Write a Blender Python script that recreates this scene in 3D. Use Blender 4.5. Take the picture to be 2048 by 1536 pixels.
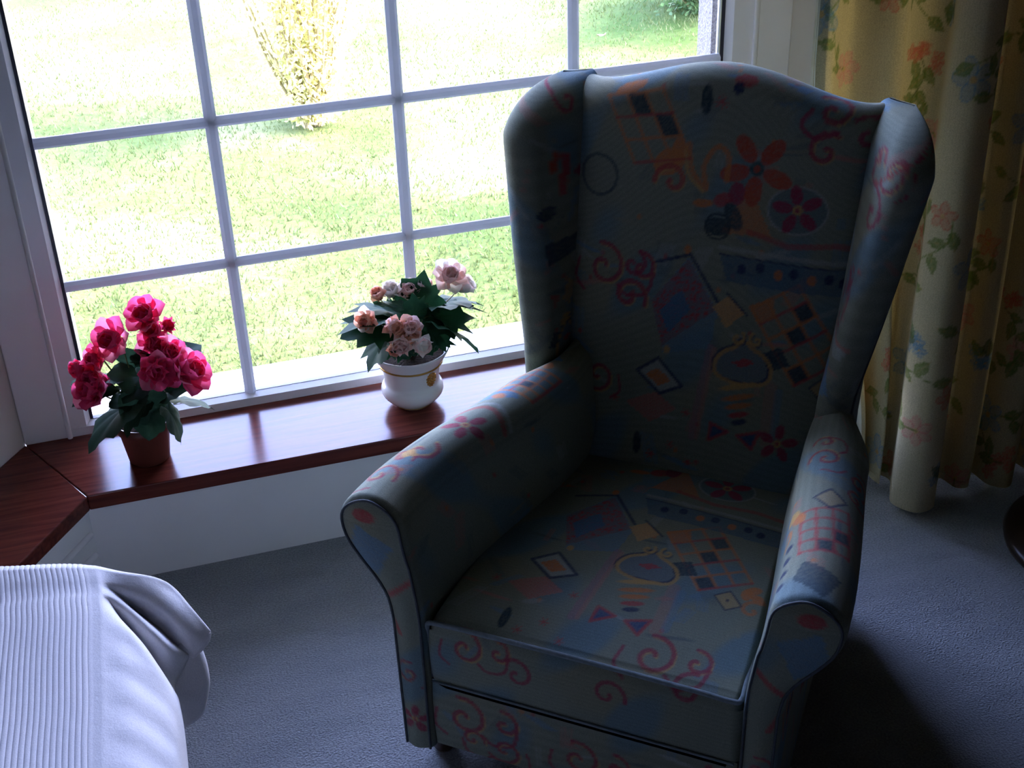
import bpy, bmesh, math, random
import numpy as np
from mathutils import Vector, Matrix

for o in list(bpy.data.objects):
    bpy.data.objects.remove(o, do_unlink=True)
SC = bpy.context.scene
COL = SC.collection
PI = math.pi

# ------------------------------------------------------------------ camera
def make_camera():
    f, pitch, roll, yaw = 2700.0, math.radians(30.37), math.radians(-1.98), math.radians(16.02)
    r = Vector((math.cos(yaw), -math.sin(yaw), 0)); f0 = Vector((math.sin(yaw), math.cos(yaw), 0)); u0 = Vector((0, 0, 1))
    fw = math.cos(pitch) * f0 - math.sin(pitch) * u0
    u = math.sin(pitch) * f0 + math.cos(pitch) * u0
    r2 = math.cos(roll) * r + math.sin(roll) * u
    u2 = -math.sin(roll) * r + math.cos(roll) * u
    cam = bpy.data.cameras.new('camera'); cam.sensor_width = 36.0; cam.lens = f / 2048 * 36.0
    cam.clip_start = 0.05; cam.clip_end = 300
    o = bpy.data.objects.new('camera', cam); COL.objects.link(o)
    m = Matrix((r2, u2, -fw)).transposed().to_4x4(); m.translation = Vector((0, -2.577, 1.736))
    o.matrix_world = m
    SC.camera = o
make_camera()

# ------------------------------------------------------------------ world, sun, exposure
def make_world():
    w = bpy.data.worlds.new('sky'); SC.world = w; w.use_nodes = True
    nt = w.node_tree; nt.nodes.clear()
    out = nt.nodes.new('ShaderNodeOutputWorld'); bg = nt.nodes.new('ShaderNodeBackground')
    sky = nt.nodes.new('ShaderNodeTexSky'); sky.sky_type = 'NISHITA'
    sky.sun_disc = False; sky.sun_elevation = math.radians(48); sky.sun_rotation = math.radians(100)
    sky.air_density = 1.0; sky.dust_density = 1.5; sky.ozone_density = 2.0
    bg.inputs['Strength'].default_value = 1.35
    mx = nt.nodes.new('ShaderNodeMix'); mx.data_type = 'RGBA'; mx.blend_type = 'MULTIPLY'; mx.inputs['Factor'].default_value = 1.0
    mx.inputs['B'].default_value = (1.18, .92, 1.05, 1)
    nt.links.new(sky.outputs[0], mx.inputs['A']); nt.links.new(mx.outputs['Result'], bg.inputs[0]); nt.links.new(bg.outputs[0], out.inputs[0])
make_world()

sun = bpy.data.lights.new('sun', 'SUN'); sun.energy = 1.6; sun.angle = math.radians(0.53); sun.color = (1.0, 0.95, 0.85)
so = bpy.data.objects.new('sun', sun); COL.objects.link(so)
so.rotation_euler = Vector((-0.75, 0.10, -0.80)).to_track_quat('-Z', 'Y').to_euler()

# daylight portal in the window opening (guides sampling only, gives off no light of its own)
pl = bpy.data.lights.new('window_portal', 'AREA'); pl.shape = 'RECTANGLE'; pl.size = 1.5; pl.size_y = 2.1
pl.cycles.is_portal = True
po = bpy.data.objects.new('window_portal', pl); COL.objects.link(po)
po.location = (0.53, 0.3, 1.28); po.rotation_euler = (math.radians(-90), 0, 0)

SC.view_settings.view_transform = 'Standard'; SC.view_settings.look = 'None'
SC.view_settings.exposure = 2.55; SC.view_settings.gamma = 1.0; SC.view_settings.use_curve_mapping = False
SC.cycles.use_denoising = True
SC.cycles.max_bounces = 8; SC.cycles.diffuse_bounces = 4; SC.cycles.transparent_max_bounces = 12
SC.cycles.sample_clamp_indirect = 8.0

# ------------------------------------------------------------------ helpers
def link(o, parent=None):
    COL.objects.link(o)
    if parent is not None: o.parent = parent
    return o
def tag(o, label=None, cat=None, group=None, kind=None):
    if label: o['label'] = label
    if cat: o['category'] = cat
    if group: o['group'] = group
    if kind: o['kind'] = kind
    return o
def empty(name, loc=(0, 0, 0), rz=0.0, parent=None):
    o = bpy.data.objects.new(name, None); o.location = loc; o.rotation_euler = (0, 0, rz); o.empty_display_size = 0.05
    return link(o, parent)
def mesh(verts, faces, smooth=True, mat=None, col=None, name='mesh'):
    me = bpy.data.meshes.new(name); me.from_pydata([tuple(map(float, v)) for v in verts], [], [tuple(map(int, f)) for f in faces])
    me.update()
    if smooth: me.shade_smooth()
    if mat: me.materials.append(mat)
    if col is not None:
        a = me.color_attributes.new('print', 'FLOAT_COLOR', 'POINT')
        c = np.ones((len(verts), 4), dtype=np.float32); c[:, :3] = col
        a.data.foreach_set('color', c.ravel())
    return me
def ob(name, me, parent=None, loc=None, rot=None):
    o = bpy.data.objects.new(name, me)
    if loc is not None: o.location = loc
    if rot is not None: o.rotation_euler = rot
    return link(o, parent)
def gridf(n, m, off=0, closed_i=False, closed_j=False, flip=False):
    # vertex index = off + i*m + j
    I = np.arange(n if closed_i else n - 1); J = np.arange(m if closed_j else m - 1)
    ii, jj = np.meshgrid(I, J, indexing='ij'); i2 = (ii + 1) % n; j2 = (jj + 1) % m
    f = np.stack([ii * m + jj, i2 * m + jj, i2 * m + j2, ii * m + j2], -1).reshape(-1, 4) + off
    return f[:, ::-1] if flip else f
def box_mesh(x0, x1, y0, y1, z0, z1, mat, bevel=0.0, seg=2):
    bm = bmesh.new(); bmesh.ops.create_cube(bm, size=1)
    for v in bm.verts:
        v.co = Vector((x0 + (v.co.x + .5) * (x1 - x0), y0 + (v.co.y + .5) * (y1 - y0), z0 + (v.co.z + .5) * (z1 - z0)))
    if bevel: bmesh.ops.bevel(bm, geom=bm.edges[:], offset=bevel, segments=seg, affect='EDGES', profile=.5)
    me = bpy.data.meshes.new('box'); bm.to_mesh(me); bm.free(); me.materials.append(mat)
    return me
def prism_mesh(poly, z0, z1, mat, bevel=0.0):
    bm = bmesh.new()
    lo = [bm.verts.new((x, y, z0)) for x, y in poly]; hi = [bm.verts.new((x, y, z1)) for x, y in poly]
    n = len(poly)
    bm.faces.new(lo[::-1]); bm.faces.new(hi)
    for i in range(n): bm.faces.new((lo[i], lo[(i + 1) % n], hi[(i + 1) % n], hi[i]))
    bmesh.ops.recalc_face_normals(bm, faces=bm.faces[:])
    if bevel: bmesh.ops.bevel(bm, geom=bm.edges[:], offset=bevel, segments=2, affect='EDGES', profile=.5)
    me = bpy.data.meshes.new('prism'); bm.to_mesh(me); bm.free(); me.materials.append(mat)
    return me
def profile_bar(path_a, path_b, prof, mat, side, up):
    # straight bar from a to b, 2-D profile (list of (s,t)) in the frame (side, up), capped
    a = Vector(path_a); b = Vector(path_b); s = Vector(side); u = Vector(up); n = len(prof)
    v = [a + s * p + u * q for p, q in prof] + [b + s * p + u * q for p, q in prof]
    f = [(i, (i + 1) % n, n + (i + 1) % n, n + i) for i in range(n)] + [tuple(range(n))[::-1], tuple(range(n, 2 * n))]
    me = mesh(v, f, smooth=False, mat=mat)
    bm = bmesh.new(); bm.from_mesh(me); bmesh.ops.recalc_face_normals(bm, faces=bm.faces[:]); bm.to_mesh(me); bm.free()
    return me
def lathe(prof, mat, seg=48, cap_bottom=True):
    n = len(prof); v = []
    for i in range(seg):
        a = 2 * PI * i / seg
        for r, z in prof: v.append((r * math.cos(a), r * math.sin(a), z))
    f = [tuple(x) for x in gridf(seg, n, closed_i=True)]
    if cap_bottom: f.append(tuple(i * n for i in range(seg))[::-1])
    return mesh(v, f, mat=mat)
def tube(pts, r, mat, seg=8, closed=False):
    P = [Vector(p) for p in pts]; n = len(P)
    rs = r if isinstance(r, (list, tuple, np.ndarray)) else [r] * n
    v = []; up = Vector((0.13, 0.31, 0.94)).normalized(); prev = None
    for i in range(n):
        if closed: t = (P[(i + 1) % n] - P[i - 1])
        else: t = P[min(i + 1, n - 1)] - P[max(i - 1, 0)]
        t.normalize()
        a = (prev - t * prev.dot(t)) if prev is not None else up.cross(t)
        if a.length < 1e-5: a = Vector((1, 0, 0)).cross(t)
        a.normalize(); prev = a; b = t.cross(a)
        for k in range(seg):
            th = 2 * PI * k / seg
            v.append(P[i] + (a * math.cos(th) + b * math.sin(th)) * rs[i])
    f = [tuple(x) for x in gridf(n, seg, closed_i=closed, closed_j=True, flip=True)]
    if not closed: f += [tuple(range(seg)), tuple(range((n - 1) * seg, n * seg))[::-1]]
    return mesh(v, f, mat=mat)
def smooth_path(pts, k=8):
    P = np.array(pts, float); out = []
    Q = np.vstack([2 * P[0] - P[1], P, 2 * P[-1] - P[-2]])
    for i in range(len(P) - 1):
        p0, p1, p2, p3 = Q[i:i + 4]
        for s in np.arange(k) / k:
            out.append(.5 * (2 * p1 + (p2 - p0) * s + (2 * p0 - 5 * p1 + 4 * p2 - p3) * s * s + (3 * p1 - p0 - 3 * p2 + p3) * s ** 3))
    out.append(P[-1]); return np.array(out)
def sm(e0, e1, x):
    t = np.clip((np.asarray(x, float) - e0) / (e1 - e0), 0, 1); return t * t * (3 - 2 * t)
def lin(c):
    return tuple(((v / 255) / 12.92 if v / 255 <= .04045 else ((v / 255 + .055) / 1.055) ** 2.4) for v in c)

# ------------------------------------------------------------------ materials
def mat_base(name):
    m = bpy.data.materials.new(name); m.use_nodes = True; nt = m.node_tree
    return m, nt, nt.nodes['Principled BSDF']
def N(nt, t, **kw):
    n = nt.nodes.new(t)
    for k, v in kw.items():
        if k in n.inputs: n.inputs[k].default_value = v
        else: setattr(n, k, v)
    return n
def ramp(nt, fac, stops):
    r = nt.nodes.new('ShaderNodeValToRGB'); e = r.color_ramp.elements
    while len(e) < len(stops): e.new(.5)
    for q, (p, c) in zip(e, stops): q.position = p; q.color = (*c, 1)
    nt.links.new(fac, r.inputs[0]); return r
def noisy(name, c1, c2, scale=20.0, rough=.5, bump=0.0, bscale=None, detail=4.0, spec=.5, coords='Object'):
    m, nt, b = mat_base(name); L = nt.links
    tc = N(nt, 'ShaderNodeTexCoord'); n = N(nt, 'ShaderNodeTexNoise', Scale=scale, Detail=detail)
    L.new(tc.outputs[coords], n.inputs['Vector'])
    r = ramp(nt, n.outputs[0], [(.3, c1), (.7, c2)]); L.new(r.outputs[0], b.inputs['Base Color'])
    b.inputs['Roughness'].default_value = rough; b.inputs['Specular IOR Level'].default_value = spec
    if bump:
        n2 = N(nt, 'ShaderNodeTexNoise', Scale=bscale or scale * 4, Detail=5.0); L.new(tc.outputs[coords], n2.inputs['Vector'])
        bp = N(nt, 'ShaderNodeBump', Strength=bump, Distance=.004); L.new(n2.outputs[0], bp.inputs['Height']); L.new(bp.outputs[0], b.inputs['Normal'])
    return m
M = {}
M['paint'] = noisy('white_gloss_paint', (.80, .79, .76), (.86, .85, .82), 6, .42, .05, 60)
M['panel'] = noisy('white_panel_paint', (.80, .79, .77), (.86, .85, .83), 5, .5, .06, 50)
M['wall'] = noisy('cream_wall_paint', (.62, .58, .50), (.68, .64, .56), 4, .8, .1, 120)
M['dim_wall'] = noisy('low_bounce_dim_wall', (.055, .042, .026), (.07, .053, .033), 4, .9, .1, 120)  # unseen side walls and ceiling, coloured dark and warm to limit bounced light
M['dark_wall'] = noisy('low_bounce_dark_wall', (.04, .032, .022), (.055, .042, .03), 4, .9, .1, 120)  # unseen back wall, darkened further to keep bounced light off the chair front
M['upvc'] = noisy('white_window_plastic', (.82, .83, .84), (.88, .88, .88), 3, .3)

M['gasket'] = noisy('dark_window_seal', (.012, .014, .03), (.02, .02, .045), 9, .35)
M['dash'] = noisy('pebbledash_render', (.08, .07, .07), (.22, .205, .20), 260, .95, .9, 190)
M['stone'] = noisy('pale_stone_sill', (.40, .39, .37), (.5, .49, .46), 22, .9, .3, 90)
M['dark_wood'] = noisy('dark_brown_wood', (.018, .010, .007), (.035, .018, .011), 14, .3, .03, 60)
M['leg_wood'] = noisy('dark_leg_wood', (.03, .016, .01), (.05, .026, .015), 14, .4)
M['brown_pot'] = noisy('brown_plastic_pot', (.13, .035, .022), (.17, .048, .03), 14, .38)
M['soil'] = noisy('dark_soil', (.02, .013, .008), (.05, .033, .02), 160, .95, .8, 200, spec=.05)
M['ceramic'] = noisy('white_glazed_ceramic', (.74, .72, .70), (.80, .78, .75), 4, .14)
M['mattress'] = noisy('cream_mattress_cloth', (.55, .54, .52), (.62, .61, .58), 30, .9, .1)
m, nt, b = mat_base('gold_lustre'); b.inputs['Base Color'].default_value = (.50, .27, .07, 1); b.inputs['Metallic'].default_value = .9; b.inputs['Roughness'].default_value = .28
tc = N(nt, 'ShaderNodeTexCoord'); nn = N(nt, 'ShaderNodeTexNoise', Scale=180.0); nt.links.new(tc.outputs['Object'], nn.inputs['Vector'])
bp = N(nt, 'ShaderNodeBump', Strength=.5, Distance=.002); nt.links.new(nn.outputs[0], bp.inputs['Height']); nt.links.new(bp.outputs[0], b.inputs['Normal']); M['gold'] = m

def mahogany():
    m, nt, b = mat_base('polished_mahogany'); L = nt.links
    tc = N(nt, 'ShaderNodeTexCoord'); mp = N(nt, 'ShaderNodeMapping'); mp.inputs['Scale'].default_value = (1.6, 26, 26)
    L.new(tc.outputs['Object'], mp.inputs[0])
    n = N(nt, 'ShaderNodeTexNoise', Scale=3.0, Detail=7.0, Distortion=.6); L.new(mp.outputs[0], n.inputs['Vector'])
    r = ramp(nt, n.outputs[0], [(.28, (.075, .014, .010)), (.55, (.14, .028, .018)), (.8, (.20, .045, .026))]); L.new(r.outputs[0], b.inputs['Base Color'])
    n2 = N(nt, 'ShaderNodeTexNoise', Scale=5.0, Detail=3.0); L.new(tc.outputs['Object'], n2.inputs['Vector'])
    rr = N(nt, 'ShaderNodeMapRange'); rr.inputs['To Min'].default_value = .13; rr.inputs['To Max'].default_value = .24
    L.new(n2.outputs[0], rr.inputs[0]); L.new(rr.outputs[0], b.inputs['Roughness'])
    b.inputs['Specular IOR Level'].default_value = .3
    b.inputs['Coat Weight'].default_value = .0; b.inputs['Coat Roughness'].default_value = .12
    bp = N(nt, 'ShaderNodeBump', Strength=.025, Distance=.002); L.new(n.outputs[0], bp.inputs['Height']); L.new(bp.outputs[0], b.inputs['Normal'])
    return m
M['mahogany'] = mahogany()

def carpet():
    m, nt, b = mat_base('grey_blue_carpet'); L = nt.links
    tc = N(nt, 'ShaderNodeTexCoord')
    n1 = N(nt, 'ShaderNodeTexNoise', Scale=260.0, Detail=3.0); n2 = N(nt, 'ShaderNodeTexNoise', Scale=7.0, Detail=4.0)
    L.new(tc.outputs['Object'], n1.inputs['Vector']); 
    mp = N(nt, 'ShaderNodeMapping'); mp.inputs['Scale'].default_value = (.6, 2.2, 1); L.new(tc.outputs['Object'], mp.inputs[0]); L.new(mp.outputs[0], n2.inputs['Vector'])
    r = ramp(nt, n1.outputs[0], [(.3, (.21, .225, .235)), (.7, (.38, .395, .405))])
    r2 = ramp(nt, n2.outputs[0], [(.3, (.82, .84, .86)), (.7, (1.0, 1.0, 1.0))])
    mx = N(nt, 'ShaderNodeMix', data_type='RGBA', blend_type='MULTIPLY'); mx.inputs['Factor'].default_value = 1
    L.new(r.outputs[0], mx.inputs['A']); L.new(r2.outputs[0], mx.inputs['B']); L.new(mx.outputs['Result'], b.inputs['Base Color'])
    b.inputs['Roughness'].default_value = 1; b.inputs['Specular IOR Level'].default_value = .1
    b.inputs['Sheen Weight'].default_value = .25
    bp = N(nt, 'ShaderNodeBump', Strength=.9, Distance=.006); L.new(n1.outputs[0], bp.inputs['Height']); L.new(bp.outputs[0], b.inputs['Normal'])
    return m
M['carpet'] = carpet()

def printed(name, weave=700.0, bump=.35, rough=.92, translucent=0.0, sheen=.3):
    m, nt, b = mat_base(name); L = nt.links
    at = N(nt, 'ShaderNodeAttribute', attribute_name='print')
    tc = N(nt, 'ShaderNodeTexCoord'); n = N(nt, 'ShaderNodeTexNoise', Scale=weave, Detail=2.0); L.new(tc.outputs['Object'], n.inputs['Vector'])
    r = ramp(nt, n.outputs[0], [(.25, (.72, .72, .72)), (.75, (1.12, 1.12, 1.12))])
    mx = N(nt, 'ShaderNodeMix', data_type='RGBA', blend_type='MULTIPLY'); mx.inputs['Factor'].default_value = 1
    L.new(at.outputs['Color'], mx.inputs['A']); L.new(r.outputs[0], mx.inputs['B']); L.new(mx.outputs['Result'], b.inputs['Base Color'])
    b.inputs['Roughness'].default_value = rough; b.inputs['Specular IOR Level'].default_value = .15; b.inputs['Sheen Weight'].default_value = sheen
    bp = N(nt, 'ShaderNodeBump', Strength=bump, Distance=.001); L.new(n.outputs[0], bp.inputs['Height']); L.new(bp.outputs[0], b.inputs['Normal'])
    if translucent:
        t = N(nt, 'ShaderNodeBsdfTranslucent'); ty = N(nt, 'ShaderNodeMix', data_type='RGBA', blend_type='MULTIPLY'); ty.inputs['Factor'].default_value = 1; ty.inputs['B'].default_value = (.75, .58, .24, 1)
        L.new(mx.outputs['Result'], ty.inputs['A']); L.new(ty.outputs['Result'], t.inputs['Color'])
        ms = N(nt, 'ShaderNodeMixShader'); ms.inputs[0].default_value = translucent
        L.new(b.outputs[0], ms.inputs[1]); L.new(t.outputs[0], ms.inputs[2]); L.new(ms.outputs[0], nt.nodes['Material Output'].inputs[0])
    return m
M['upholstery'] = printed('patterned_upholstery', sheen=.06)
M['curtain'] = printed('floral_curtain_cotton', 500.0, .15, .9, .26, .1)
M['piping'] = noisy('upholstery_piping', (.16, .21, .22), (.22, .27, .29), 90, .9, .3, 500)
M['piping_dark'] = noisy('dark_seam_piping', (.06, .075, .085), (.09, .105, .115), 90, .9, .3, 500)

def leafy(name, c1, c2, transl=.3, rough=.35, scale=30.0):
    m, nt, b = mat_base(name); L = nt.links
    tc = N(nt, 'ShaderNodeTexCoord'); n = N(nt, 'ShaderNodeTexNoise', Scale=scale, Detail=3.0); L.new(tc.outputs['Object'], n.inputs['Vector'])
    r = ramp(nt, n.outputs[0], [(.3, c1), (.7, c2)]); L.new(r.outputs[0], b.inputs['Base Color']); b.inputs['Roughness'].default_value = rough; b.inputs['Specular IOR Level'].default_value = .22
    t = N(nt, 'ShaderNodeBsdfTranslucent'); L.new(r.outputs[0], t.inputs['Color'])
    ms = N(nt, 'ShaderNodeMixShader'); ms.inputs[0].default_value = transl
    L.new(b.outputs[0], ms.inputs[1]); L.new(t.outputs[0], ms.inputs[2]); L.new(ms.outputs[0], nt.nodes['Material Output'].inputs[0])
    return m
M['bar'] = leafy('white_glazing_bar_plastic', (.66, .68, .72), (.72, .74, .78), .22, .4, 3.0)
M['leaf'] = leafy('begonia_leaf_green', (.014, .05, .026), (.035, .09, .05), .18, .68)
M['leaf2'] = leafy('dark_green_leaf', (.008, .045, .02), (.022, .085, .035), .25, .68)
M['stem'] = leafy('flower_stem', (.10, .16, .05), (.20, .22, .08), .1)
M['stem_pale'] = leafy('pale_flower_stem', (.45, .42, .28), (.55, .52, .36), .1)
M['pink'] = leafy('hot_pink_petal', (.84, .04, .16), (.90, .14, .34), .6, .5, 60)
M['pink_light'] = leafy('light_pink_petal', (.88, .18, .36), (.92, .34, .52), .6, .5, 60)
M['pale'] = leafy('pale_pink_petal', (.86, .50, .46), (.90, .72, .68), .5, .5, 60)
M['peach'] = leafy('peach_petal', (.85, .36, .24), (.88, .56, .42), .45, .5, 60)
M['cream_petal'] = leafy('cream_petal', (.88, .78, .72), (.90, .86, .82), .5, .5, 60)
M['yellow'] = leafy('yellow_stamen', (.65, .45, .05), (.75, .60, .12), .2)
M['bush'] = leafy('golden_shrub_leaf', (.46, .48, .15), (.72, .69, .33), .45, .6)
M['shrub'] = leafy('green_shrub_leaf', (.04, .10, .03), (.10, .18, .07), .35, .5)
M['bark'] = noisy('shrub_bark', (.2, .17, .08), (.3, .25, .13), 40, .9, .4, 120)
M['grass'] = leafy('grass_blade', (.065, .10, .026), (.125, .148, .055), .3, .6, 2.0)
M['fallen'] = noisy('pale_fallen_leaf', (.4, .36, .3), (.5, .46, .4), 60, .8)

def lawn():
    m, nt, b = mat_base('mown_lawn'); L = nt.links
    tc = N(nt, 'ShaderNodeTexCoord')
    n1 = N(nt, 'ShaderNodeTexNoise', Scale=.9, Detail=6.0, Roughness=.6); n2 = N(nt, 'ShaderNodeTexNoise', Scale=38.0, Detail=6.0, Roughness=.75)
    for n in (n1, n2): L.new(tc.outputs['Object'], n.inputs['Vector'])
    r1 = ramp(nt, n1.outputs[0], [(.34, (.044, .086, .017)), (.5, (.095, .126, .040)), (.68, (.195, .208, .098))])
    r2 = ramp(nt, n2.outputs[0], [(.25, (.55, .6, .45)), (.6, (1.05, 1.05, 1.0)), (.8, (1.3, 1.25, 1.2))])
    mx = N(nt, 'ShaderNodeMix', data_type='RGBA', blend_type='MULTIPLY'); mx.inputs['Factor'].default_value = 1
    L.new(r1.outputs[0], mx.inputs['A']); L.new(r2.outputs[0], mx.inputs['B'])
    # a bare, trodden strip of soil right of the shrub
    sp = N(nt, 'ShaderNodeSeparateXYZ'); L.new(tc.outputs['Object'], sp.inputs[0])
    v = N(nt, 'ShaderNodeVectorMath', operation='DISTANCE'); v.inputs[1].default_value = (1.33, 2.2, 0)
    mpp = N(nt, 'ShaderNodeMapping'); mpp.inputs['Location'].default_value = (0, 0, 0); L.new(tc.outputs['Object'], mpp.inputs[0]); L.new(mpp.outputs[0], v.inputs[0])
    n3 = N(nt, 'ShaderNodeTexNoise', Scale=5.0, Detail=4.0); L.new(tc.outputs['Object'], n3.inputs['Vector'])
    ad = N(nt, 'ShaderNodeMath', operation='MULTIPLY_ADD'); ad.inputs[1].default_value = .55; L.new(n3.outputs[0], ad.inputs[0]); L.new(v.outputs['Value'], ad.inputs[2])
    rs = ramp(nt, ad.outputs[0], [(.42, (1, 1, 1)), (.58, (0, 0, 0))])
    mx2 = N(nt, 'ShaderNodeMix', data_type='RGBA'); L.new(rs.outputs[0], mx2.inputs['Factor']); L.new(mx.outputs['Result'], mx2.inputs['A']); mx2.inputs['B'].default_value = (.24, .20, .155, 1)
    L.new(mx2.outputs['Result'], b.inputs['Base Color'])
    b.inputs['Roughness'].default_value = .95; b.inputs['Specular IOR Level'].default_value = .1
    bp = N(nt, 'ShaderNodeBump', Strength=.8, Distance=.02); L.new(n2.outputs[0], bp.inputs['Height']); L.new(bp.outputs[0], b.inputs['Normal'])
    return m
M['lawn'] = lawn()

def glass():
    m = bpy.data.materials.new('clear_window_glass'); m.use_nodes = True; nt = m.node_tree; nt.nodes.clear()
    out = N(nt, 'ShaderNodeOutputMaterial'); t = N(nt, 'ShaderNodeBsdfTransparent'); t.inputs[0].default_value = (.94, .96, .95, 1)
    g = N(nt, 'ShaderNodeBsdfGlossy'); g.inputs['Roughness'].default_value = .0
    fr = N(nt, 'ShaderNodeFresnel', IOR=1.45); ms = N(nt, 'ShaderNodeMixShader')
    nt.links.new(fr.outputs[0], ms.inputs[0]); nt.links.new(t.outputs[0], ms.inputs[1]); nt.links.new(g.outputs[0], ms.inputs[2]); nt.links.new(ms.outputs[0], out.inputs[0])
    return m
M['glass'] = glass()

def spread_mat():
    m, nt, b = mat_base('white_cotton_bedspread'); L = nt.links
    tc = N(nt, 'ShaderNodeTexCoord'); n = N(nt, 'ShaderNodeTexNoise', Scale=450.0, Detail=3.0); L.new(tc.outputs['Object'], n.inputs['Vector'])
    r = ramp(nt, n.outputs[0], [(.3, (.64, .63, .65)), (.7, (.73, .72, .73))]); L.new(r.outputs[0], b.inputs['Base Color'])
    b.inputs['Roughness'].default_value = .95; b.inputs['Specular IOR Level'].default_value = .15
    n2 = N(nt, 'ShaderNodeTexNoise', Scale=60.0, Detail=4.0); L.new(tc.outputs['Object'], n2.inputs['Vector'])
    a = N(nt, 'ShaderNodeMath', operation='MULTIPLY_ADD'); a.inputs[1].default_value = .4; L.new(n.outputs[0], a.inputs[0]); L.new(n2.outputs[0], a.inputs[2])
    bp = N(nt, 'ShaderNodeBump', Strength=.25, Distance=.003); L.new(a.outputs[0], bp.inputs['Height']); L.new(bp.outputs[0], b.inputs['Normal'])
    return m
M['spread'] = spread_mat()

# ================================================================== STRUCTURE
LZ = 0.231                                    # height of the window ledge
XL, XR = -0.322, 1.385                        # inner corners of the bay's front
BD = Vector((0.57, 0.8216))                   # direction of the bay's side walls
lc = (XL - BD.x * 0.86, -BD.y * 0.86); rc = (2.30, -.62)
nL = Vector((-BD.y, BD.x)); BR = Vector((2.30 - XR, .62)).normalized(); nR = Vector((BR.y, BR.x))

def structure(name, me, label=None, parent=None):
    o = ob(name, me, parent)
    if parent is None:
        tag(o, label, kind='structure'); o['category'] = name.split('_')[0]
    return o
structure('floor', prism_mesh([(-3, -5.5), (3.4, -5.5), (3.4, rc[1]), (rc[0], rc[1]), (XR, -.0), (XL, -.0), (lc[0], lc[1]), (-3, lc[1])], -.12, 0, M['carpet']), 'grey blue carpeted floor running under the armchair to the window')
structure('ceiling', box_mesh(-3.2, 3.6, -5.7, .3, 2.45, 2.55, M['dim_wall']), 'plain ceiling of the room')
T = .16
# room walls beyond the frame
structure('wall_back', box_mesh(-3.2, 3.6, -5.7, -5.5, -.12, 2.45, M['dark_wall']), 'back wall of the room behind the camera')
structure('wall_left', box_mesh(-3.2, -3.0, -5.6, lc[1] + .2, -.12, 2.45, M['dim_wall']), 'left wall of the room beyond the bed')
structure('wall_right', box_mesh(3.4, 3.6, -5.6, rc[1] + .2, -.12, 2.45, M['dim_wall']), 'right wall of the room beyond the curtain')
structure('wall_front_left', box_mesh(-3.1, lc[0], lc[1], lc[1] + T, -.12, 2.45, M['wall']), 'cream wall left of the window bay')
structure('wall_front_right', box_mesh(rc[0], 3.5, rc[1], rc[1] + T, -.12, 2.45, M['wall']), 'cream wall right of the window bay behind the curtain')
def side_wall(name, corner, end, nrm, label):
    a = Vector((corner, 0)); b2 = Vector(end); o_ = nrm * T
    return structure(name, prism_mesh([tuple(a), tuple(b2), tuple(b2 + o_), tuple(a + o_)], -.12, 2.45, M['wall']), label)
wl = side_wall('wall_bay_left', XL, lc, nL, 'cream angled bay wall at the left of the window')
wr = side_wall('wall_bay_right', XR, rc, nR, 'cream angled bay wall at the right of the window')
structure('wall_lintel', box_mesh(XL - .1, XR + .1, -.0, .2, 2.30, 2.45, M['paint']), 'white lintel above the window')

# panel below the ledge
structure('wall_under_window', box_mesh(XL + .05 - .36 * .3, XR + .06, -.224, .2, -.12, LZ - .03, M['panel']), 'white painted panel below the mahogany window ledge')
a = Vector((XL + .12, -.224)); 
pl_poly = [(XL + .112, -.224), (XL + .112 - BD.x * .75, -.224 - BD.y * .75), (XL - BD.x * 1.0 + .02, -BD.y * 1.0), (XL, 0)]
wbl = structure('wall_under_left_ledge', prism_mesh([pl_poly[0], pl_poly[1], (lc[0] + .001, lc[1] + .002), (XL, -.001)], -.01, LZ - .03, M['panel']), 'white grooved panel below the angled end of the window ledge')
# two raised mouldings along that panel
for z, r in ((.135, .007), (.085, .007), (.03, .012)):
    p0 = Vector((XL + .112, -.224)); d = Vector((-BD.x, -BD.y)); n2 = Vector((BD.y, -BD.x))
    A = p0 + d * .01 + n2 * .002; B_ = p0 + d * .70 + n2 * .002
    structure('moulding', tube([(A.x, A.y, z), (B_.x, B_.y, z)], r, M['panel'], 8), None, wbl)
# thin bead under the ledge
structure('ledge_bead', box_mesh(XL + .14, XR, -.229, -.222, LZ - .046, LZ - .034, M['paint'], .002), None, bpy.data.objects['wall_under_window'])

# exterior piers, apron and sill
structure('wall_outside_right', box_mesh(1.236, 1.75, .075, .145, -.4, 2.45, M['dash']), 'rough pebbledash reveal outside the right edge of the window')
structure('wall_outside_left', box_mesh(-.33, -.19, .075, .27, -.4, 2.45, M['dash']), 'rough pebbledash reveal outside the left edge of the window')
structure('wall_outside_below', box_mesh(-.34, 1.7, .08, .14, -.4, .19, M['dash']), 'pebbledash wall below the outside sill')
structure('trim_outside_sill', box_mesh(-.19, 1.236, .05, .165, .185, .236, M['stone'], .008), 'pale stone sill outside the window glass')

# ---- the ledge: two mitred mahogany boards
dpt = .24
k = dpt * math.tan(math.radians(90 - 55.25) / 1.0) * .0
# mitre: interior corner of front edges
bis = .112 + .006
front_corner = (XL + bis, -dpt)
board = ob('window_ledge', prism_mesh([(XL - .0, .0), front_corner, (XR - bis + .10, -dpt), (XR, .0)], LZ - .034, LZ, M['mahogany'], .0025))
tag(board, 'long polished mahogany ledge board below the window', 'window ledge', 'mahogany ledge boards')
d = Vector((-BD.x, -BD.y))
e1 = Vector(front_corner) + d * .72; e0 = Vector((XL, 0)) + d * .78
board2 = ob('window_ledge', prism_mesh([(XL - .0003, -.0003), (front_corner[0] - .0003, front_corner[1] - .0003), tuple(e1), tuple(e0)], LZ - .034, LZ - .0006, M['mahogany'], .0025))
tag(board2, 'short angled end board of the mahogany ledge at the left bay wall', 'window ledge', 'mahogany ledge boards')

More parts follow.
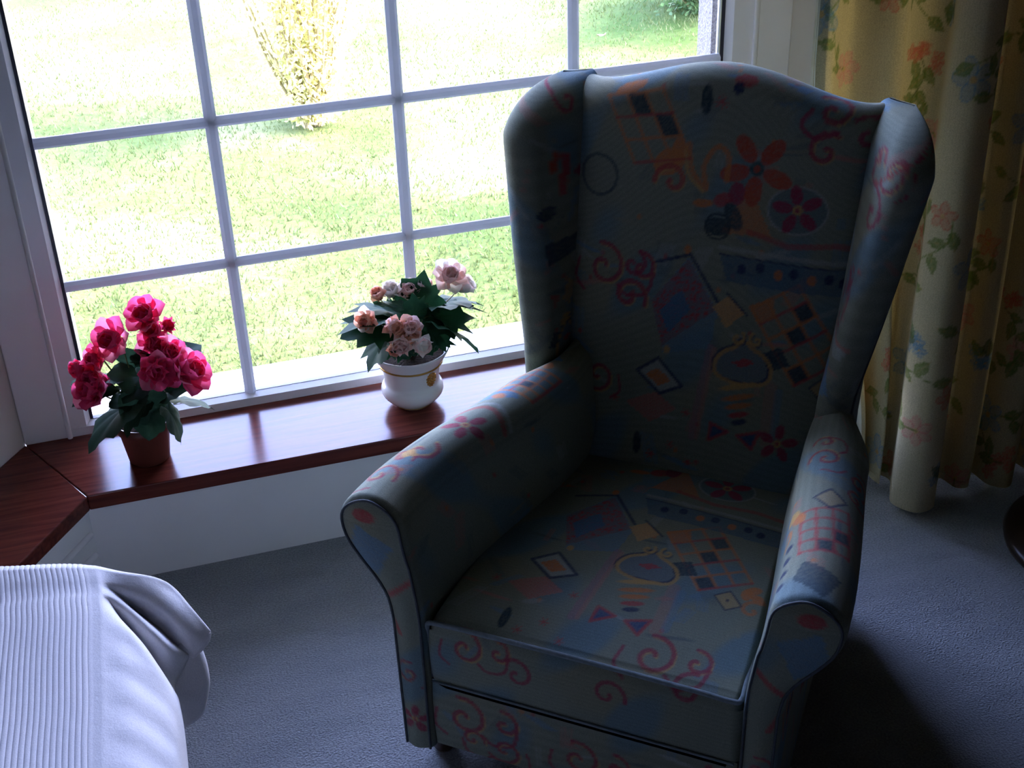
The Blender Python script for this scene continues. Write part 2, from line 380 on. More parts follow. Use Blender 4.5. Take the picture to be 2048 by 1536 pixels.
# ---- window
win = empty('window_1', (.53, 0, LZ)); tag(win, 'large white window with glazing bars overlooking the lawn', 'window', kind='structure')
def wpart(name, me, parent=None):
    o = ob(name, me, parent or win)
    if parent is None: o.location = (-.53, 0, -LZ)
    return o
GX0, GX1, GZ0, GZ1, GY = -.179, 1.230, .256, 2.26, .022
# casing boards (flush) left and right
wpart('casing', box_mesh(XL, -.231, -.006, .08, LZ, 2.30, M['paint'], .003))
wpart('casing', box_mesh(1.302, XR, -.006, .08, LZ, 2.30, M['paint'], .003))
# frame profile: flat face, then bevel toward the glass
def frame_bar(a, b_, side, wid):
    prof = [(0, 0), (wid * .80, 0), (wid * .97, .016), (wid, .019), (wid, .055), (0, .055)]
    return profile_bar(a, b_, prof, M['upvc'], side, (0, 1, 0))
wpart('frame_stile', frame_bar((-.231, -.002, LZ), (-.231, -.002, 2.30), (1, 0, 0), .046))
wpart('frame_stile', frame_bar((1.302, -.002, LZ), (1.302, -.002, 2.30), (-1, 0, 0), .064))
wpart('frame_rail', frame_bar((-.231, -.004, LZ), (1.302, -.004, LZ), (0, 0, 1), .024))
wpart('frame_rail', frame_bar((-.231, -.004, 2.30), (1.302, -.004, 2.30), (0, 0, -1), .046))
# bead between stile and casing
for x in (-.231, 1.302):
    wpart('casing_bead', tube([(x, -.006, LZ), (x, -.006, 2.30)], .0055, M['paint'], 8))
# dark seals
def seal(x0, x1, z0, z1): return box_mesh(x0, x1, .016, .03, z0, z1, M['gasket'])
wpart('seal', seal(GX0 - .008, GX0 + .0, GZ0 - .01, GZ1)); wpart('seal', seal(GX1, GX1 + .010, GZ0 - .01, GZ1))
wpart('seal', seal(GX0, GX1, GZ0 - .012, GZ0)); wpart('seal', seal(GX0, GX1, GZ1, GZ1 + .01))
gxs = (GX0 - .004, .153, .526, .901, GX1 + .004); gzs = (GZ0 - .006, .563, .864, 1.165, 1.466, 1.767, 2.068, GZ1 + .004)
for x0, x1 in zip(gxs[:-1], gxs[1:]):
    for z0, z1 in zip(gzs[:-1], gzs[1:]): wpart('glass_pane', box_mesh(x0, x1, .0215, .0225, z0, z1, M['glass']))
# glazing bars, chamfered, in front of the glass
def bar_prof(w, h): return [(-w / 2, .0), (w / 2, .0), (w / 2, -h * .35), (w * .22, -h), (-w * .22, -h), (-w / 2, -h * .35)]
for x in (.153, .526, .901):
    wpart('glazing_bar', profile_bar((x, .0205, GZ0 - .004), (x, .0205, GZ1), bar_prof(.024, .012), M['bar'], (1, 0, 0), (0, 1, 0)))
for z in (.563, .864, 1.165, 1.466, 1.767, 2.068):
    wpart('glazing_bar', profile_bar((GX0, .0207, z), (GX1, .0207, z), bar_prof(.022, .0115), M['bar'], (0, 0, 1), (0, 1, 0)))

# skirting along the right bay wall and the wall beyond
dR = Vector((BR.x, -BR.y)); A = Vector((XR, 0)) + dR * .3; B_ = Vector(rc)
nin = Vector((-BR.y, -BR.x))
structure('baseboard_right', prism_mesh([tuple(A), tuple(B_), tuple(B_ + nin * .018), tuple(A + nin * .018)], 0, .11, M['paint'], .003), 'white skirting board of the right bay wall behind the curtain')

# ================================================================== OUTSIDE
rng = random.Random(5); nrng = np.random.default_rng(7)
GZ = -.2
def make_lawn():
    n, mm = 120, 120
    xs = np.linspace(-14, 18, n); ys = np.linspace(.27, 40, mm) ** 1.0
    X, Y = np.meshgrid(xs, ys, indexing='ij')
    Z = GZ + .03 * np.sin(X * 1.3 + .4) * np.cos(Y * .9) * sm(.3, 2.5, Y) + .012 * np.sin(X * 4.1 + Y * 2.3) + .01 * np.maximum(0, Y - 6) ** 1.1
    o = ob('lawn', mesh(np.stack([X, Y, Z], -1).reshape(-1, 3), gridf(n, mm), mat=M['lawn']))
    tag(o, 'sunlit mown garden lawn outside the window', 'lawn', kind='structure')
    # grass blades in the part that can be seen: one mesh nobody could count
    nb = 52000
    y = .45 + nrng.random(nb) ** 1.25 * 5.2; x = -.9 + nrng.random(nb) * (1.8 + y * .62) - .0
    z0 = GZ + .03 * np.sin(x * 1.3 + .4) * np.cos(y * .9) * sm(.3, 2.5, y) + .012 * np.sin(x * 4.1 + y * 2.3)
    h = .010 + .014 * nrng.random(nb); a = nrng.random(nb) * 2 * PI; w = .0022 + .002 * nrng.random(nb)
    lx, ly = (nrng.random(nb) - .5) * .03, (nrng.random(nb) - .5) * .03
    p = np.stack([np.stack([x - np.cos(a) * w, y - np.sin(a) * w, z0 - .003], -1), np.stack([x + np.cos(a) * w, y + np.sin(a) * w, z0 - .003], -1), np.stack([x + lx, y + ly, z0 + h], -1)], 1)
    f = np.arange(nb * 3).reshape(-1, 3)
    g = ob('grass', mesh(p.reshape(-1, 3), f, mat=M['grass']))
    tag(g, 'short blades of grass standing on the garden lawn', 'grass', kind='stuff')
make_lawn()

def small_leaf_cloud(points, size, mat, asp=.45):
    n = len(points); v = np.zeros((n, 4, 3))
    d = nrng.normal(size=(n, 3)); d /= np.linalg.norm(d, axis=1)[:, None]
    e = nrng.normal(size=(n, 3)); e -= d * (e * d).sum(1)[:, None]; e /= np.linalg.norm(e, axis=1)[:, None]
    s = size * (.6 + .8 * nrng.random(n))[:, None]
    v[:, 0] = points; v[:, 1] = points + d * s * .5 + e * s * asp * .5; v[:, 2] = points + d * s; v[:, 3] = points + d * s * .5 - e * s * asp * .5
    return mesh(v.reshape(-1, 3), np.arange(n * 4).reshape(-1, 4), mat=mat, smooth=False)
def make_bush(name, loc, n_stem, height, spread, nleaf, lsize, mat, label, lean=(0, 0), r0=.008):
    root = empty(name, loc); tag(root, label, 'shrub')
    pts = []
    for i in range(n_stem):
        a = rng.uniform(0, 2 * PI); sp = spread * math.sqrt(rng.random()); hh = height * rng.uniform(.65, 1.0)
        bx, by = rng.uniform(-.04, .04), rng.uniform(-.04, .04)
        ex, ey = bx + sp * math.cos(a) + lean[0], by + sp * math.sin(a) + lean[1]
        path = smooth_path([(bx, by, -.03), (bx + (ex - bx) * .34, by + (ey - by) * .34, hh * .30), (bx + (ex - bx) * .6 + rng.uniform(-.03, .03), by + (ey - by) * .6, hh * .7), (ex, ey, hh)], 5)
        ob('stem', tube(path, np.linspace(r0, r0 * .25, len(path)), M['bark'], 5), root)
        m_ = nleaf // n_stem
        for q in range(m_):
            t = rng.random() ** .7; p = path[int(t * (len(path) - 1))]
            sg = .035 + .045 * t
            pts.append((p[0] + rng.gauss(0, sg), p[1] + rng.gauss(0, sg), max(.01, p[2] + rng.gauss(0, sg))))
    fo = ob('foliage', small_leaf_cloud(np.array(pts), lsize, mat), root); fo['kind'] = 'stuff'
    return root
make_bush('golden_shrub', (.76, 3.08, GZ), 44, 1.1, .42, 15000, .026, M['bush'], 'golden yellow shrub with many thin upright stems on the lawn', (-.05, 0))
make_bush('green_shrub', (2.98, 3.95, GZ), 26, .55, .62, 9000, .035, M['shrub'], 'dark green leafy shrub at the upper right beyond the lawn', (0, 0))

def petal_leaf(pts_scale):  # small ragged leaf lying on the grass
    n = 9; v = [(0, 0, .006)]
    for i in range(n):
        a = 2 * PI * i / n; r = pts_scale * (.55 + .45 * rng.random()); v.append((r * math.cos(a), r * math.sin(a) * .6, .004 + rng.random() * .02))
    return mesh(v, [(0, 1 + i, 1 + (i + 1) % n) for i in range(n)], mat=M['fallen'])
for (x, y, lab) in ((1.86, 3.61, 'pale fallen leaf on the lawn near the middle glazing bar'), (2.30, 3.62, 'pale fallen leaf on the lawn in the upper right pane')):
    tag(ob('fallen_leaf', petal_leaf(.035), None, (x, y, GZ + .035)), lab, 'leaf', 'fallen leaves on the lawn')

# ================================================================== PRINT PAINTER
class Paint:
    def __init__(s, S, T, base):
        s.S = np.asarray(S, float).ravel(); s.T = np.asarray(T, float).ravel()
        s.C = np.array(np.broadcast_to(base, (s.S.size, 3)), float); s.h = .72 + .28 * np.random.default_rng(s.S.size).random(s.S.size)
    def put(s, idx, a, c):
        a = a * s.h[idx]; s.C[idx] = s.C[idx] * (1 - a[:, None]) + np.array(c) * a[:, None]
    def sel(s, x0, x1, y0, y1):
        return np.nonzero((s.S > x0) & (s.S < x1) & (s.T > y0) & (s.T < y1))[0]
    def line(s, pts, w, c, alpha=1.0, soft=.0012):
        P = np.array(pts, float); k = w + soft * 2
        I = s.sel(P[:, 0].min() - k, P[:, 0].max() + k, P[:, 1].min() - k, P[:, 1].max() + k)
        if not len(I): return
        x, y = s.S[I], s.T[I]; d = np.full(len(I), 1e9)
        for (ax, ay), (bx, by) in zip(P[:-1], P[1:]):
            ex, ey = bx - ax, by - ay; q = ex * ex + ey * ey + 1e-12
            t = np.clip(((x - ax) * ex + (y - ay) * ey) / q, 0, 1)
            d = np.minimum(d, np.hypot(x - ax - t * ex, y - ay - t * ey))
        s.put(I, .9 * alpha * (1 - sm(w - soft, w + soft, d)), c)
    def poly(s, pts, c, alpha=1.0):
        P = np.array(pts, float)
        I = s.sel(P[:, 0].min(), P[:, 0].max(), P[:, 1].min(), P[:, 1].max())
        if not len(I): return
        x, y = s.S[I], s.T[I]; ins = np.zeros(len(I), bool); n = len(P)
        for i in range(n):
            (ax, ay), (bx, by) = P[i], P[(i + 1) % n]
            cond = ((ay > y) != (by > y)) & (x < (bx - ax) * (y - ay) / (by - ay + 1e-12) + ax); ins ^= cond
        s.put(I, alpha * ins.astype(float), c)
    def ell(s, cx, cy, rx, ry, c, rot=0.0, alpha=1.0):
        k = max(rx, ry) * 1.2; I = s.sel(cx - k, cx + k, cy - k, cy + k)
        if not len(I): return
        x, y = s.S[I] - cx, s.T[I] - cy; cr, sr = math.cos(rot), math.sin(rot)
        d = np.hypot((x * cr + y * sr) / rx, (-x * sr + y * cr) / ry); e = .0012 / min(rx, ry)
        s.put(I, alpha * (1 - sm(1 - e, 1 + e, d)), c)
    def ring(s, cx, cy, r, w, c, sy=1.0):
        s.line([(cx + r * math.cos(t), cy + r * sy * math.sin(t)) for t in np.linspace(0, 2 * PI, 33)], w, c)
    def spiral(s, cx, cy, R, turns, rot, w, c, dirn=1, c2=None):
        t = np.linspace(.12, 1, 46)
        p = [(cx + R * q * math.cos(rot + dirn * turns * 2 * PI * q), cy + R * q * math.sin(rot + dirn * turns * 2 * PI * q)) for q in t]
        if c2 is not None: s.line([(a + .003, b - .003) for a, b in p], w * .8, c2, .8)
        s.line(p, w, c)
    def flower(s, cx, cy, R, n, rot, c, cc):
        for i in range(n):
            a = rot + 2 * PI * i / n
            s.ell(cx + .62 * R * math.cos(a), cy + .62 * R * math.sin(a), R * .42, R * .24, c, a)
        s.ell(cx, cy, R * .2, R * .2, cc); s.ell(cx, cy, R * .1, R * .1, c)
def ground(S, T, seed=0.0):
    S = np.asarray(S).ravel(); T = np.asarray(T).ravel()
    a = np.sin(S * 21 + 1.3 + seed) * np.sin(T * 17 + .7 * seed) + .6 * np.sin(S * 37 - T * 29 + seed * 2)
    b = np.sin(S * 13 - 2 + seed * 3) * np.cos(T * 19 + seed)
    g = np.array((.235, .265, .205)); bl = np.array((.15, .235, .265)); ol = np.array((.265, .265, .175))
    k1 = sm(.25, .9, a)[:, None] * .85; k2 = sm(.2, .8, b)[:, None] * .6
    C = g * (1 - k2) + ol * k2; C = C * (1 - k1) + bl * k1
    C *= (1 + .06 * np.sin(T * 1400))[:, None]
    return C
CR = (.31, .05, .085); OR = (.55, .21, .075); YE = (.54, .34, .12); NA = (.03, .045, .10); BL = (.13, .245, .36); PK = (.46, .21, .17); LG = (.35, .39, .36); RD = (.42, .085, .08)
def vase(p, cx, cy, k=1.0):
    q = [(.034, .252), (.023, .24), (.002, .228), (-.01, .209), (-.009, .192), (.003, .182), (.025, .176), (.052, .175), (.072, .178), (.085, .186), (.09, .202), (.083, .22), (.068, .233), (.054, .24), (.042, .25)]
    f = lambda a, b: (cx + (a - .04) * k, cy + (b - .21) * k)
    P = [f(a, b) for a, b in q]; P = smooth_path(P, 4)
    p.poly(P, (.16, .2, .22)); p.poly([f(.02, .212), f(.04, .222), f(.06, .217), f(.038, .204)], RD)
    p.poly([f(.085, .205), f(.068, .235), f(.1, .25), f(.12, .22)], (.05, .08, .1))
    p.line(P + np.array((-.004, .003)) * k, .0024 * k, NA); p.line(P, .0034 * k, YE)
    for sx, cxx, rot in ((1, .024, 0.2), (-1, .057, 2.8)):
        x, y = f(cxx, .256); p.spiral(x, y, .013 * k, 1.1, rot, .0026 * k, YE, sx, NA)
    for j, (dy, c) in enumerate(((.170, YE), (.150, OR), (.134, OR), (.118, RD), (.104, NA))):
        w = .034 - .005 * j; x, y = f(.036 + .002 * j, dy); p.ell(x, y, w * k, .0055 * k, c, .3)
def lattice(p, o, e1, e2, n1, n2, c=OR, dark=((1, 2), (2, 3))):
    o = np.array(o); e1 = np.array(e1) / n1; e2 = np.array(e2) / n2
    for i, j in dark:
        if i < n1 and j < n2:
            q = o + e1 * i + e2 * j; p.poly([q, q + e1, q + e1 + e2, q + e2], (.05, .075, .09))
    for i in range(n1 + 1): p.line([o + e1 * i, o + e1 * i + e2 * n2], .0028, c, .9)
    for j in range(n2 + 1): p.line([o + e2 * j, o + e2 * j + e1 * n1], .0028, RD if j % 2 else c, .9)
def speckle(p, quad, c, n, r, seed):
    g = random.Random(seed); q = np.array(quad)
    for _ in range(n):
        a, b_ = g.random(), g.random(); x = (q[0] * (1 - a) + q[1] * a) * (1 - b_) + (q[3] * (1 - a) + q[2] * a) * b_
        p.ell(x[0], x[1], r, r, c)
def sketch(p, seed, x0, x1, y0, y1, n):
    g = random.Random(seed); cols = (BL, LG, PK, (.12, .15, .16), (.26, .27, .2), RD, OR)
    for _ in range(n):
        x, y = g.uniform(x0, x1), g.uniform(y0, y1); a = g.uniform(0, PI); l = g.uniform(.015, .06); c = g.choice(cols[:5])
        for q in range(g.randrange(2, 6)):
            ox = q * .0055; p.line([(x + ox, y), (x + ox + l * math.cos(a), y + l * math.sin(a))], g.uniform(.0012, .003), c, .45)
        if g.random() < .35: p.ell(x + .02, y + .015, .004, .005, g.choice(cols[4:]), 0, .8)
def shift(pts, dx, dy, k=1.0, o=(0, 0)): return [(o[0] + (a - o[0]) * k + dx, o[1] + (b - o[1]) * k + dy) for a, b in pts]
def main_motif(p, dx=0.0, dy=0.0):
    sh = lambda pts: shift(pts, dx, dy)
    p.poly(sh([(-.105, .207), (-.139, .299), (-.079, .385), (-.017, .295), (-.023, .231)]), BL, .7)
    p.poly(sh([(-.139, .299), (-.079, .382), (-.021, .299), (-.11, .22)]), (.22, .17, .19)); speckle(p, sh([(-.135, .298), (-.08, .378), (-.025, .299), (-.11, .225)]), RD, 170, .0022, 3)
    p.poly(sh([(-.121, .284), (-.086, .326), (-.066, .293), (-.101, .244)]), (.09, .19, .31))
    p.line(sh([(-.145, .365), (-.077, .39), (-.02, .315)]), .003, NA); p.ell(-.083 + dx, .398 + dy, .006, .008, OR)
    p.poly(sh([(-.026, .304), (-.001, .327), (.03, .3), (.001, .27)]), (.56, .34, .15)); p.line(sh([(-.005, .332), (.035, .298)]), .002, NA)
    p.poly(sh([(-.15, .168), (-.113, .195), (-.067, .153), (-.104, .134), (-.15, .168)]), LG); p.line(sh([(-.15, .168), (-.113, .197), (-.065, .153), (-.104, .132), (-.15, .168)]), .0032, NA)
    p.poly(sh([(-.134, .164), (-.112, .179), (-.085, .159), (-.107, .146)]), OR); p.ell(-.1 + dx, .215 + dy, .006, .007, YE)
    p.poly(sh([(-.168, .105), (-.112, .134), (-.071, .107), (-.119, .074)]), PK, .85)
    for i in range(9): p.line(sh([(-.16 + i * .006, .107 + i * .003), (-.115 + i * .005, .078 + i * .004)]), .0008, RD, .5)
    p.line(sh([(-.021, .232), (-.03, .15), (-.039, .06)]), .007, (.34, .16, .22), .55); p.line(sh([(-.014, .23), (-.03, .06)]), .004, PK, .6)
    p.line(sh([(.093, .176), (.095, .074)]), .011, PK, .4); p.line(sh([(.108, .17), (.108, .08)]), .007, BL, .5)
    lattice(p, (.041 + dx, .311 + dy), (.075, .05), (.09, -.125), 3, 5, OR, ((1, 2), (2, 1), (0, 4)))
    p.poly(sh([(.037, .315), (.075, .335), (.085, .30), (.055, .285)]), OR, .8)
    vase(p, .04 + dx, .21 + dy)
    for i, (a, b_) in enumerate(((.213, .218), (.205, .205), (.225, .2))): p.ell(a + dx, b_ + dy, .014, .009, OR, .6 + i)
    p.spiral(.222 + dx, .172 + dy, .02, .9, 1.0, .0035, OR, -1)
    q = sh([(.157, .184), (.179, .203), (.204, .175), (.182, .157), (.157, .184)]); p.poly(q, (.42, .33, .17)); p.line(q, .0015, NA); p.ell(.18 + dx, .18 + dy, .003, .003, NA)
    for tri in ([(-.006, .094), (-.008, .06), (.026, .082)], [(.043, .078), (.082, .092), (.071, .056)]):
        q = sh(tri + tri[:1]); p.poly(q, (.06, .1, .2)); p.line(q, .003, RD)
    p.poly(sh([(-.03, .435), (.012, .522), (.06, .437)]), OR, .75); p.line(sh([(.02, .442), (.09, .425), (.165, .432), (.24, .42)]), .005, RD, .75)
    p.line(sh([(-.026, .41), (.22, .40)]), .004, LG, .8)
    p.poly(sh([(-.026, .398), (.23, .388), (.23, .344), (-.008, .352)]), (.08, .15, .22), .8); p.line(sh([(-.026, .399), (.23, .389)]), .0015, NA)
    for i, (a, b_) in enumerate(((.015, .376), (.047, .383), (.079, .374), (.105, .379), (.136, .371), (.164, .374), (.187, .367))): p.ell(a + dx, b_ + dy, .0075, .009, OR if i in (2, 4) else NA)
    p.ell(.097 + dx, .487 + dy, .05, .04, (.14, .19, .2)); p.ring(.097 + dx, .487 + dy, .05, .0018, LG, .8); p.flower(.097 + dx, .488 + dy, .042, 5, .5, CR, YE)
    p.ell(-.03 + dx, .492 + dy, .018, .012, RD, .4); p.ell(-.065 + dx, .482 + dy, .018, .007, OR, .1); p.ell(-.008 + dx, .505 + dy, .014, .02, CR)
    for a, b_ in ((-.077, .037), (-.112, .011), (-.041, .009), (-.188, .108), (-.052, .105)):
        for t in range(3): p.line([(a + dx - .008 * math.cos(t * PI / 3), b_ + dy - .008 * math.sin(t * PI / 3)), (a + dx + .008 * math.cos(t * PI / 3), b_ + dy + .008 * math.sin(t * PI / 3))], .001, RD)
    p.ell(-.14 + dx, .028 + dy, .008, .022, (.03, .06, .08))
def swirl(p, x, y, k=1.0, flip=1, c=CR, c2=YE):
    p.spiral(x, y, .042 * k, 1.35, -.4, .0042 * k, c, flip, c2)
    p.spiral(x + .072 * k * flip, y + .008 * k, .028 * k, 1.15, .8, .0038 * k, c, flip, c2)
    p.line(smooth_path([(x + .03 * k * flip, y - .03 * k), (x + .05 * k * flip, y - .045 * k), (x + .085 * k * flip, y - .035 * k), (x + .095 * k * flip, y + .0)], 5), .0036 * k, c)
    p.line(smooth_path([(x - .05 * k * flip, y + .005), (x - .055 * k * flip, y - .03 * k), (x - .035 * k * flip, y - .05 * k)], 5), .003 * k, c)
def scatter(p, seed, w, h, n):
    g = random.Random(seed)
    for _ in range(n):
        x, y = g.uniform(0, w), g.uniform(0, h); k = g.choice('sfdltv')
        if k == 's': swirl(p, x, y, g.uniform(.7, 1.0), g.choice((-1, 1)))
        elif k == 'f': p.flower(x, y, g.uniform(.03, .042), 5, g.random() * 3, CR, YE)
        elif k == 'd':
            q = [(x - .03, y), (x, y + .026), (x + .03, y), (x, y - .026), (x - .03, y)]; p.poly(q, LG); p.line(q, .003, NA); p.poly(shift(q, 0, 0, .55, (x, y)), OR)
        elif k == 'l': lattice(p, (x, y), (.07, .03), (.03, -.08), 3, 4, OR)
        elif k == 't': q = [(x, y), (x + .04, y + .008), (x + .018, y - .032), (x, y)]; p.poly(q, (.06, .1, .2)); p.line(q, .003, RD)
        else: p.poly([(x, y), (x + .06, y + .02), (x + .05, y - .03), (x - .01, y - .04)], g.choice((PK, BL, OR)), .7)

# ================================================================== ARMCHAIR
chair = empty('armchair', (.515, -1.097, 0), math.radians(-40.0))
tag(chair, 'dark patterned wing armchair standing in front of the window', 'armchair')
UP = M['upholstery']
def part(name, me, parent=chair): return ob(name, me, parent)

# --- seat cushion
def seat_cushion():
    # profile along v : front face from bottom up, then top to the back
    prof = []
    for z in np.linspace(.205, .312, 38): prof.append((-.004 - .006 * math.sin(PI * (z - .205) / .115), z))
    for a in np.linspace(0, PI / 2, 7)[1:]: prof.append((.012 - .016 * math.cos(a), .312 + .016 * math.sin(a)))
    for v in np.arange(.0145, .58, .0026): prof.append((v, .328 + .016 * math.sin(PI * min(1, max(0, v / .56))) ** .8))
    prof = np.array(prof); n = len(prof)
    hw = lambda v: .258 - .030 * sm(.0, .52, v)
    us = np.linspace(-1, 1, 200); m_ = len(us)
    V = np.zeros((n, m_, 3)); S = np.zeros((n, m_)); T = np.zeros((n, m_))
    L = np.concatenate([[0], np.cumsum(np.linalg.norm(np.diff(prof, axis=0), axis=1))]); L0 = L[44]
    for i, (v, z) in enumerate(prof):
        w = hw(v); u = us * w; edge = 1 - np.clip((np.abs(us) - .94) / .06, 0, 1) ** 2
        V[i, :, 0] = u; V[i, :, 1] = v + (.010 * (1 - edge) if i < 44 else 0)
        V[i, :, 2] = z - (0 if i < 38 else .022 * (1 - edge)) + (0 if i < 45 else .008 * (1 - us ** 2) * sm(0, .1, v))
        S[i] = u; T[i] = L[i] - L0
    p = Paint(S, T, ground(S, T, 1.0))
    sketch(p, 1, -.25, .25, -.1, .54, 60)
    main_motif(p)
    swirl(p, .105, .025, .95, 1); p.spiral(.175, -.016, .03, 1.1, 2, .004, CR, -1)
    swirl(p, -.19, -.045, .8, 1); p.spiral(-.10, -.07, .03, 1.2, 1, .0035, CR, 1); p.spiral(.05, -.06, .03, 1.2, 1, .0035, CR, -1)
    top = V.reshape(-1, 3); f = [tuple(x) for x in gridf(n, m_)]
    # close underneath
    bot = V.copy(); bot[:, :, 2] = .2; bot = bot[::12, ::12]; nb, mb = bot.shape[:2]
    vv = np.vstack([top, bot.reshape(-1, 3)]); f += [tuple(x) for x in gridf(nb, mb, len(top), flip=True)]
    col = np.vstack([p.C, np.full((nb * mb, 3), .15)])
    o = part('seat_cushion', mesh(vv, f, mat=UP, col=col))
    pts = [(-.256, .006, .206), (-.258, .004, .29), (-.256, -.002, .32), (-.243, -.006, .330)] + [(u, -.006, .3305 + .003 * (1 - (u / .26) ** 2)) for u in np.linspace(-.2, .2, 9)] + [(.243, -.006, .330), (.254, .004, .330), (.25, .06, .328), (.245, .2, .326)]
    ob('piping', tube(smooth_path(pts, 5), .0042, M['piping'], 8), o)
    pts = [(-.252, -.008, .207)] + [(u, -.008, .207) for u in np.linspace(-.2, .2, 5)] + [(.252, -.008, .207)]
    ob('piping', tube(pts, .0022, M['piping'], 6), o)
seat_cushion()

# --- front rail below the cushion
def front_rail():
    us = np.arange(-.256, .257, .0036); zs = np.arange(.06, .2045, .0036); n, m_ = len(us), len(zs)
    U_, Z_ = np.meshgrid(us, zs, indexing='ij'); Y_ = 0.0 - .004 * np.sin(PI * (Z_ - .06) / .145)
    p = Paint(U_, Z_, ground(U_, Z_, 5.0))
    sketch(p, 6, -.25, .25, .06, .2, 25)
    swirl(p, -.20, .14, 1.0, 1); swirl(p, -.13, .09, .8, -1); swirl(p, .0, .12, .9, 1); swirl(p, .13, .1, .9, -1); p.flower(.21, .15, .035, 5, .2, CR, YE)
    v = np.stack([U_, Y_, Z_], -1).reshape(-1, 3); f = [tuple(x) for x in gridf(n, m_)]
    b_ = v.copy(); b_[:, 1] = .03; b_ = b_.reshape(n, m_, 3)[::-1][::20, ::10]; nb, mb = b_.shape[:2]
    o = part('front_rail', mesh(np.vstack([v, b_.reshape(-1, 3)]), f + [tuple(x) for x in gridf(nb, mb, len(v))], mat=UP, col=np.vstack([p.C, np.full((nb * mb, 3), .15)])))
front_rail()

# --- arms (roll tops, flaring towards the front, side panel in one piece with them)
ZO = [.055, .20, .33, .37, .40, .43, .465, .498]
UO = [.312, .314, .316, .322, .338, .362, .386, .3935]
UI = [.258, .258, .259, .262, .266, .271, .278, .2825]
def arm(sx):
    th_ = np.linspace(0, PI / 2, 26)[1:]; lo_ = np.arange(.055, .498, .0045); zz = np.concatenate([lo_, .498 + .055 * np.sin(th_)])
    uo = np.concatenate([np.interp(lo_, ZO, UO), .338 + .0555 * np.cos(th_)]); ui = np.concatenate([np.interp(lo_, ZO, UI), .338 - .0555 * np.cos(th_)])
    k_ = np.ones(5) / 5
    for _ in range(2):
        uo[2:-20] = np.convolve(uo, k_, 'same')[2:-20]; ui[2:-20] = np.convolve(ui, k_, 'same')[2:-20]
    sec = [(u, z) for u, z in zip(uo, zz)] + [(u, z) for u, z in zip(ui[::-1][1:], zz[::-1][1:])]
    sec = np.array(sec); n = len(sec)
    vs = np.concatenate([np.array([-.012, -.0095, -.006, -.002]), np.arange(.002, .62, .0036)]); m_ = len(vs)
    V = np.zeros((m_, n, 3)); T = np.zeros((m_, n)); S = np.zeros((m_, n))
    L = np.concatenate([[0], np.cumsum(np.linalg.norm(np.diff(sec, axis=0), axis=1))])
    c = np.array([.30, .30])
    for i, v in enumerate(vs):
        q = sec.copy()
        sh = -(.072 if sx < 0 else .034) * sm(-.02, .52, v) * sm(.12, .45, q[:, 1]) - (.030 if sx < 0 else .016) * sm(0, .5, v) - .055 * sm(.40, .60, v) * sm(.33, .46, q[:, 1]) * sm(.32, .37, q[:, 0])
        q[:, 0] += sh
        q[:, 1] += .006 * math.sin(v * 9) * sm(.5, .55, q[:, 1])
        inset = .008 * max(0, 1 - (v + .012) / .012) ** 2
        if inset:
            cen = np.where(q[:, 1] > .44, .335, .286); q[:, 0] += np.sign(cen - q[:, 0]) * inset * np.minimum(1, np.abs(cen - q[:, 0]) / .02); q[:, 1] -= inset * sm(.5, .55, q[:, 1])
        V[i, :, 0] = q[:, 0] * sx; V[i, :, 1] = v; V[i, :, 2] = q[:, 1]; S[i] = v; T[i] = L
    p = Paint(S, T, ground(S, T, 2.0 + sx))
    Lt = L[len(zz)]                                     # perimeter length at the ridge
    sketch(p, 3, 0, .6, 0, L[-1], 120)
    scatter(p, 11 + sx, .62, Lt - .12, 9)
    if sx < 0:
        swirl(p, .05, Lt - .02, .75, 1); p.spiral(.13, Lt - .0, .028, 1.1, 1, .0035, CR, -1, YE); p.poly([(.10, Lt - .01), (.115, Lt + .005), (.13, Lt - .01), (.115, Lt - .025)], YE)
        p.flower(.225, Lt + .01, .036, 5, .3, CR, YE)
        p.line(smooth_path([(.17, Lt - .05), (.24, Lt - .04), (.29, Lt + .0), (.27, Lt + .06)], 5), .005, RD, .8); p.line(smooth_path([(.18, Lt - .055), (.26, Lt - .04), (.305, Lt + .0), (.285, Lt + .06)], 5), .004, LG, .8)
        p.poly([(.31, Lt - .03), (.345, Lt + .02), (.38, Lt - .01), (.35, Lt - .05)], BL); p.ell(.335, Lt - .01, .01, .012, OR)
        lattice(p, (.36, Lt - .03), (.09, .0), (.0, .07), 4, 3, OR, ((1, 1),))
        p.ell(.47, Lt, .012, .012, OR); p.poly([(.48, Lt - .03), (.52, Lt - .02), (.5, Lt + .02)], BL)
    else:
        p.poly([(.0, Lt - .02), (.03, Lt + .03), (.07, Lt + .02), (.05, Lt - .04)], (.05, .08, .1), .9)
        for j in range(4): p.ell(.03 + .03 * j, Lt + .055, .007, .01, NA)
        lattice(p, (.09, Lt + .03), (.10, .01), (.015, -.075), 4, 3, RD, ((0, 1), (1, 2)))
        p.ell(.185, Lt + .045, .02, .012, OR, .7); p.ell(.20, Lt + .06, .018, .012, YE, 1.5); p.spiral(.15, Lt + .075, .026, 1, .4, .004, OR, 1)
        q = [(.20, Lt - .005), (.225, Lt + .02), (.25, Lt - .005), (.225, Lt - .03), (.20, Lt - .005)]; p.poly(q, (.35, .3, .18)); p.line(q, .002, NA)
        swirl(p, .34, Lt + .01, .7, 1); swirl(p, .30, Lt - .05, .6, -1)
    fl = (sx < 0)
    f = [tuple(x) for x in gridf(m_, n, flip=not fl)]
    # front facing panel, row by row
    F = []; NF = 16
    for z, a_, b_ in zip(zz, V[0, :len(zz), 0], np.concatenate([V[0, len(zz) - 1:, 0][::-1]])):
        for t in np.linspace(0, 1, NF): F.append((a_ + (b_ - a_) * t, -.012 - .006 * math.sin(PI * t) * (1 - sm(.53, .555, z)), z))
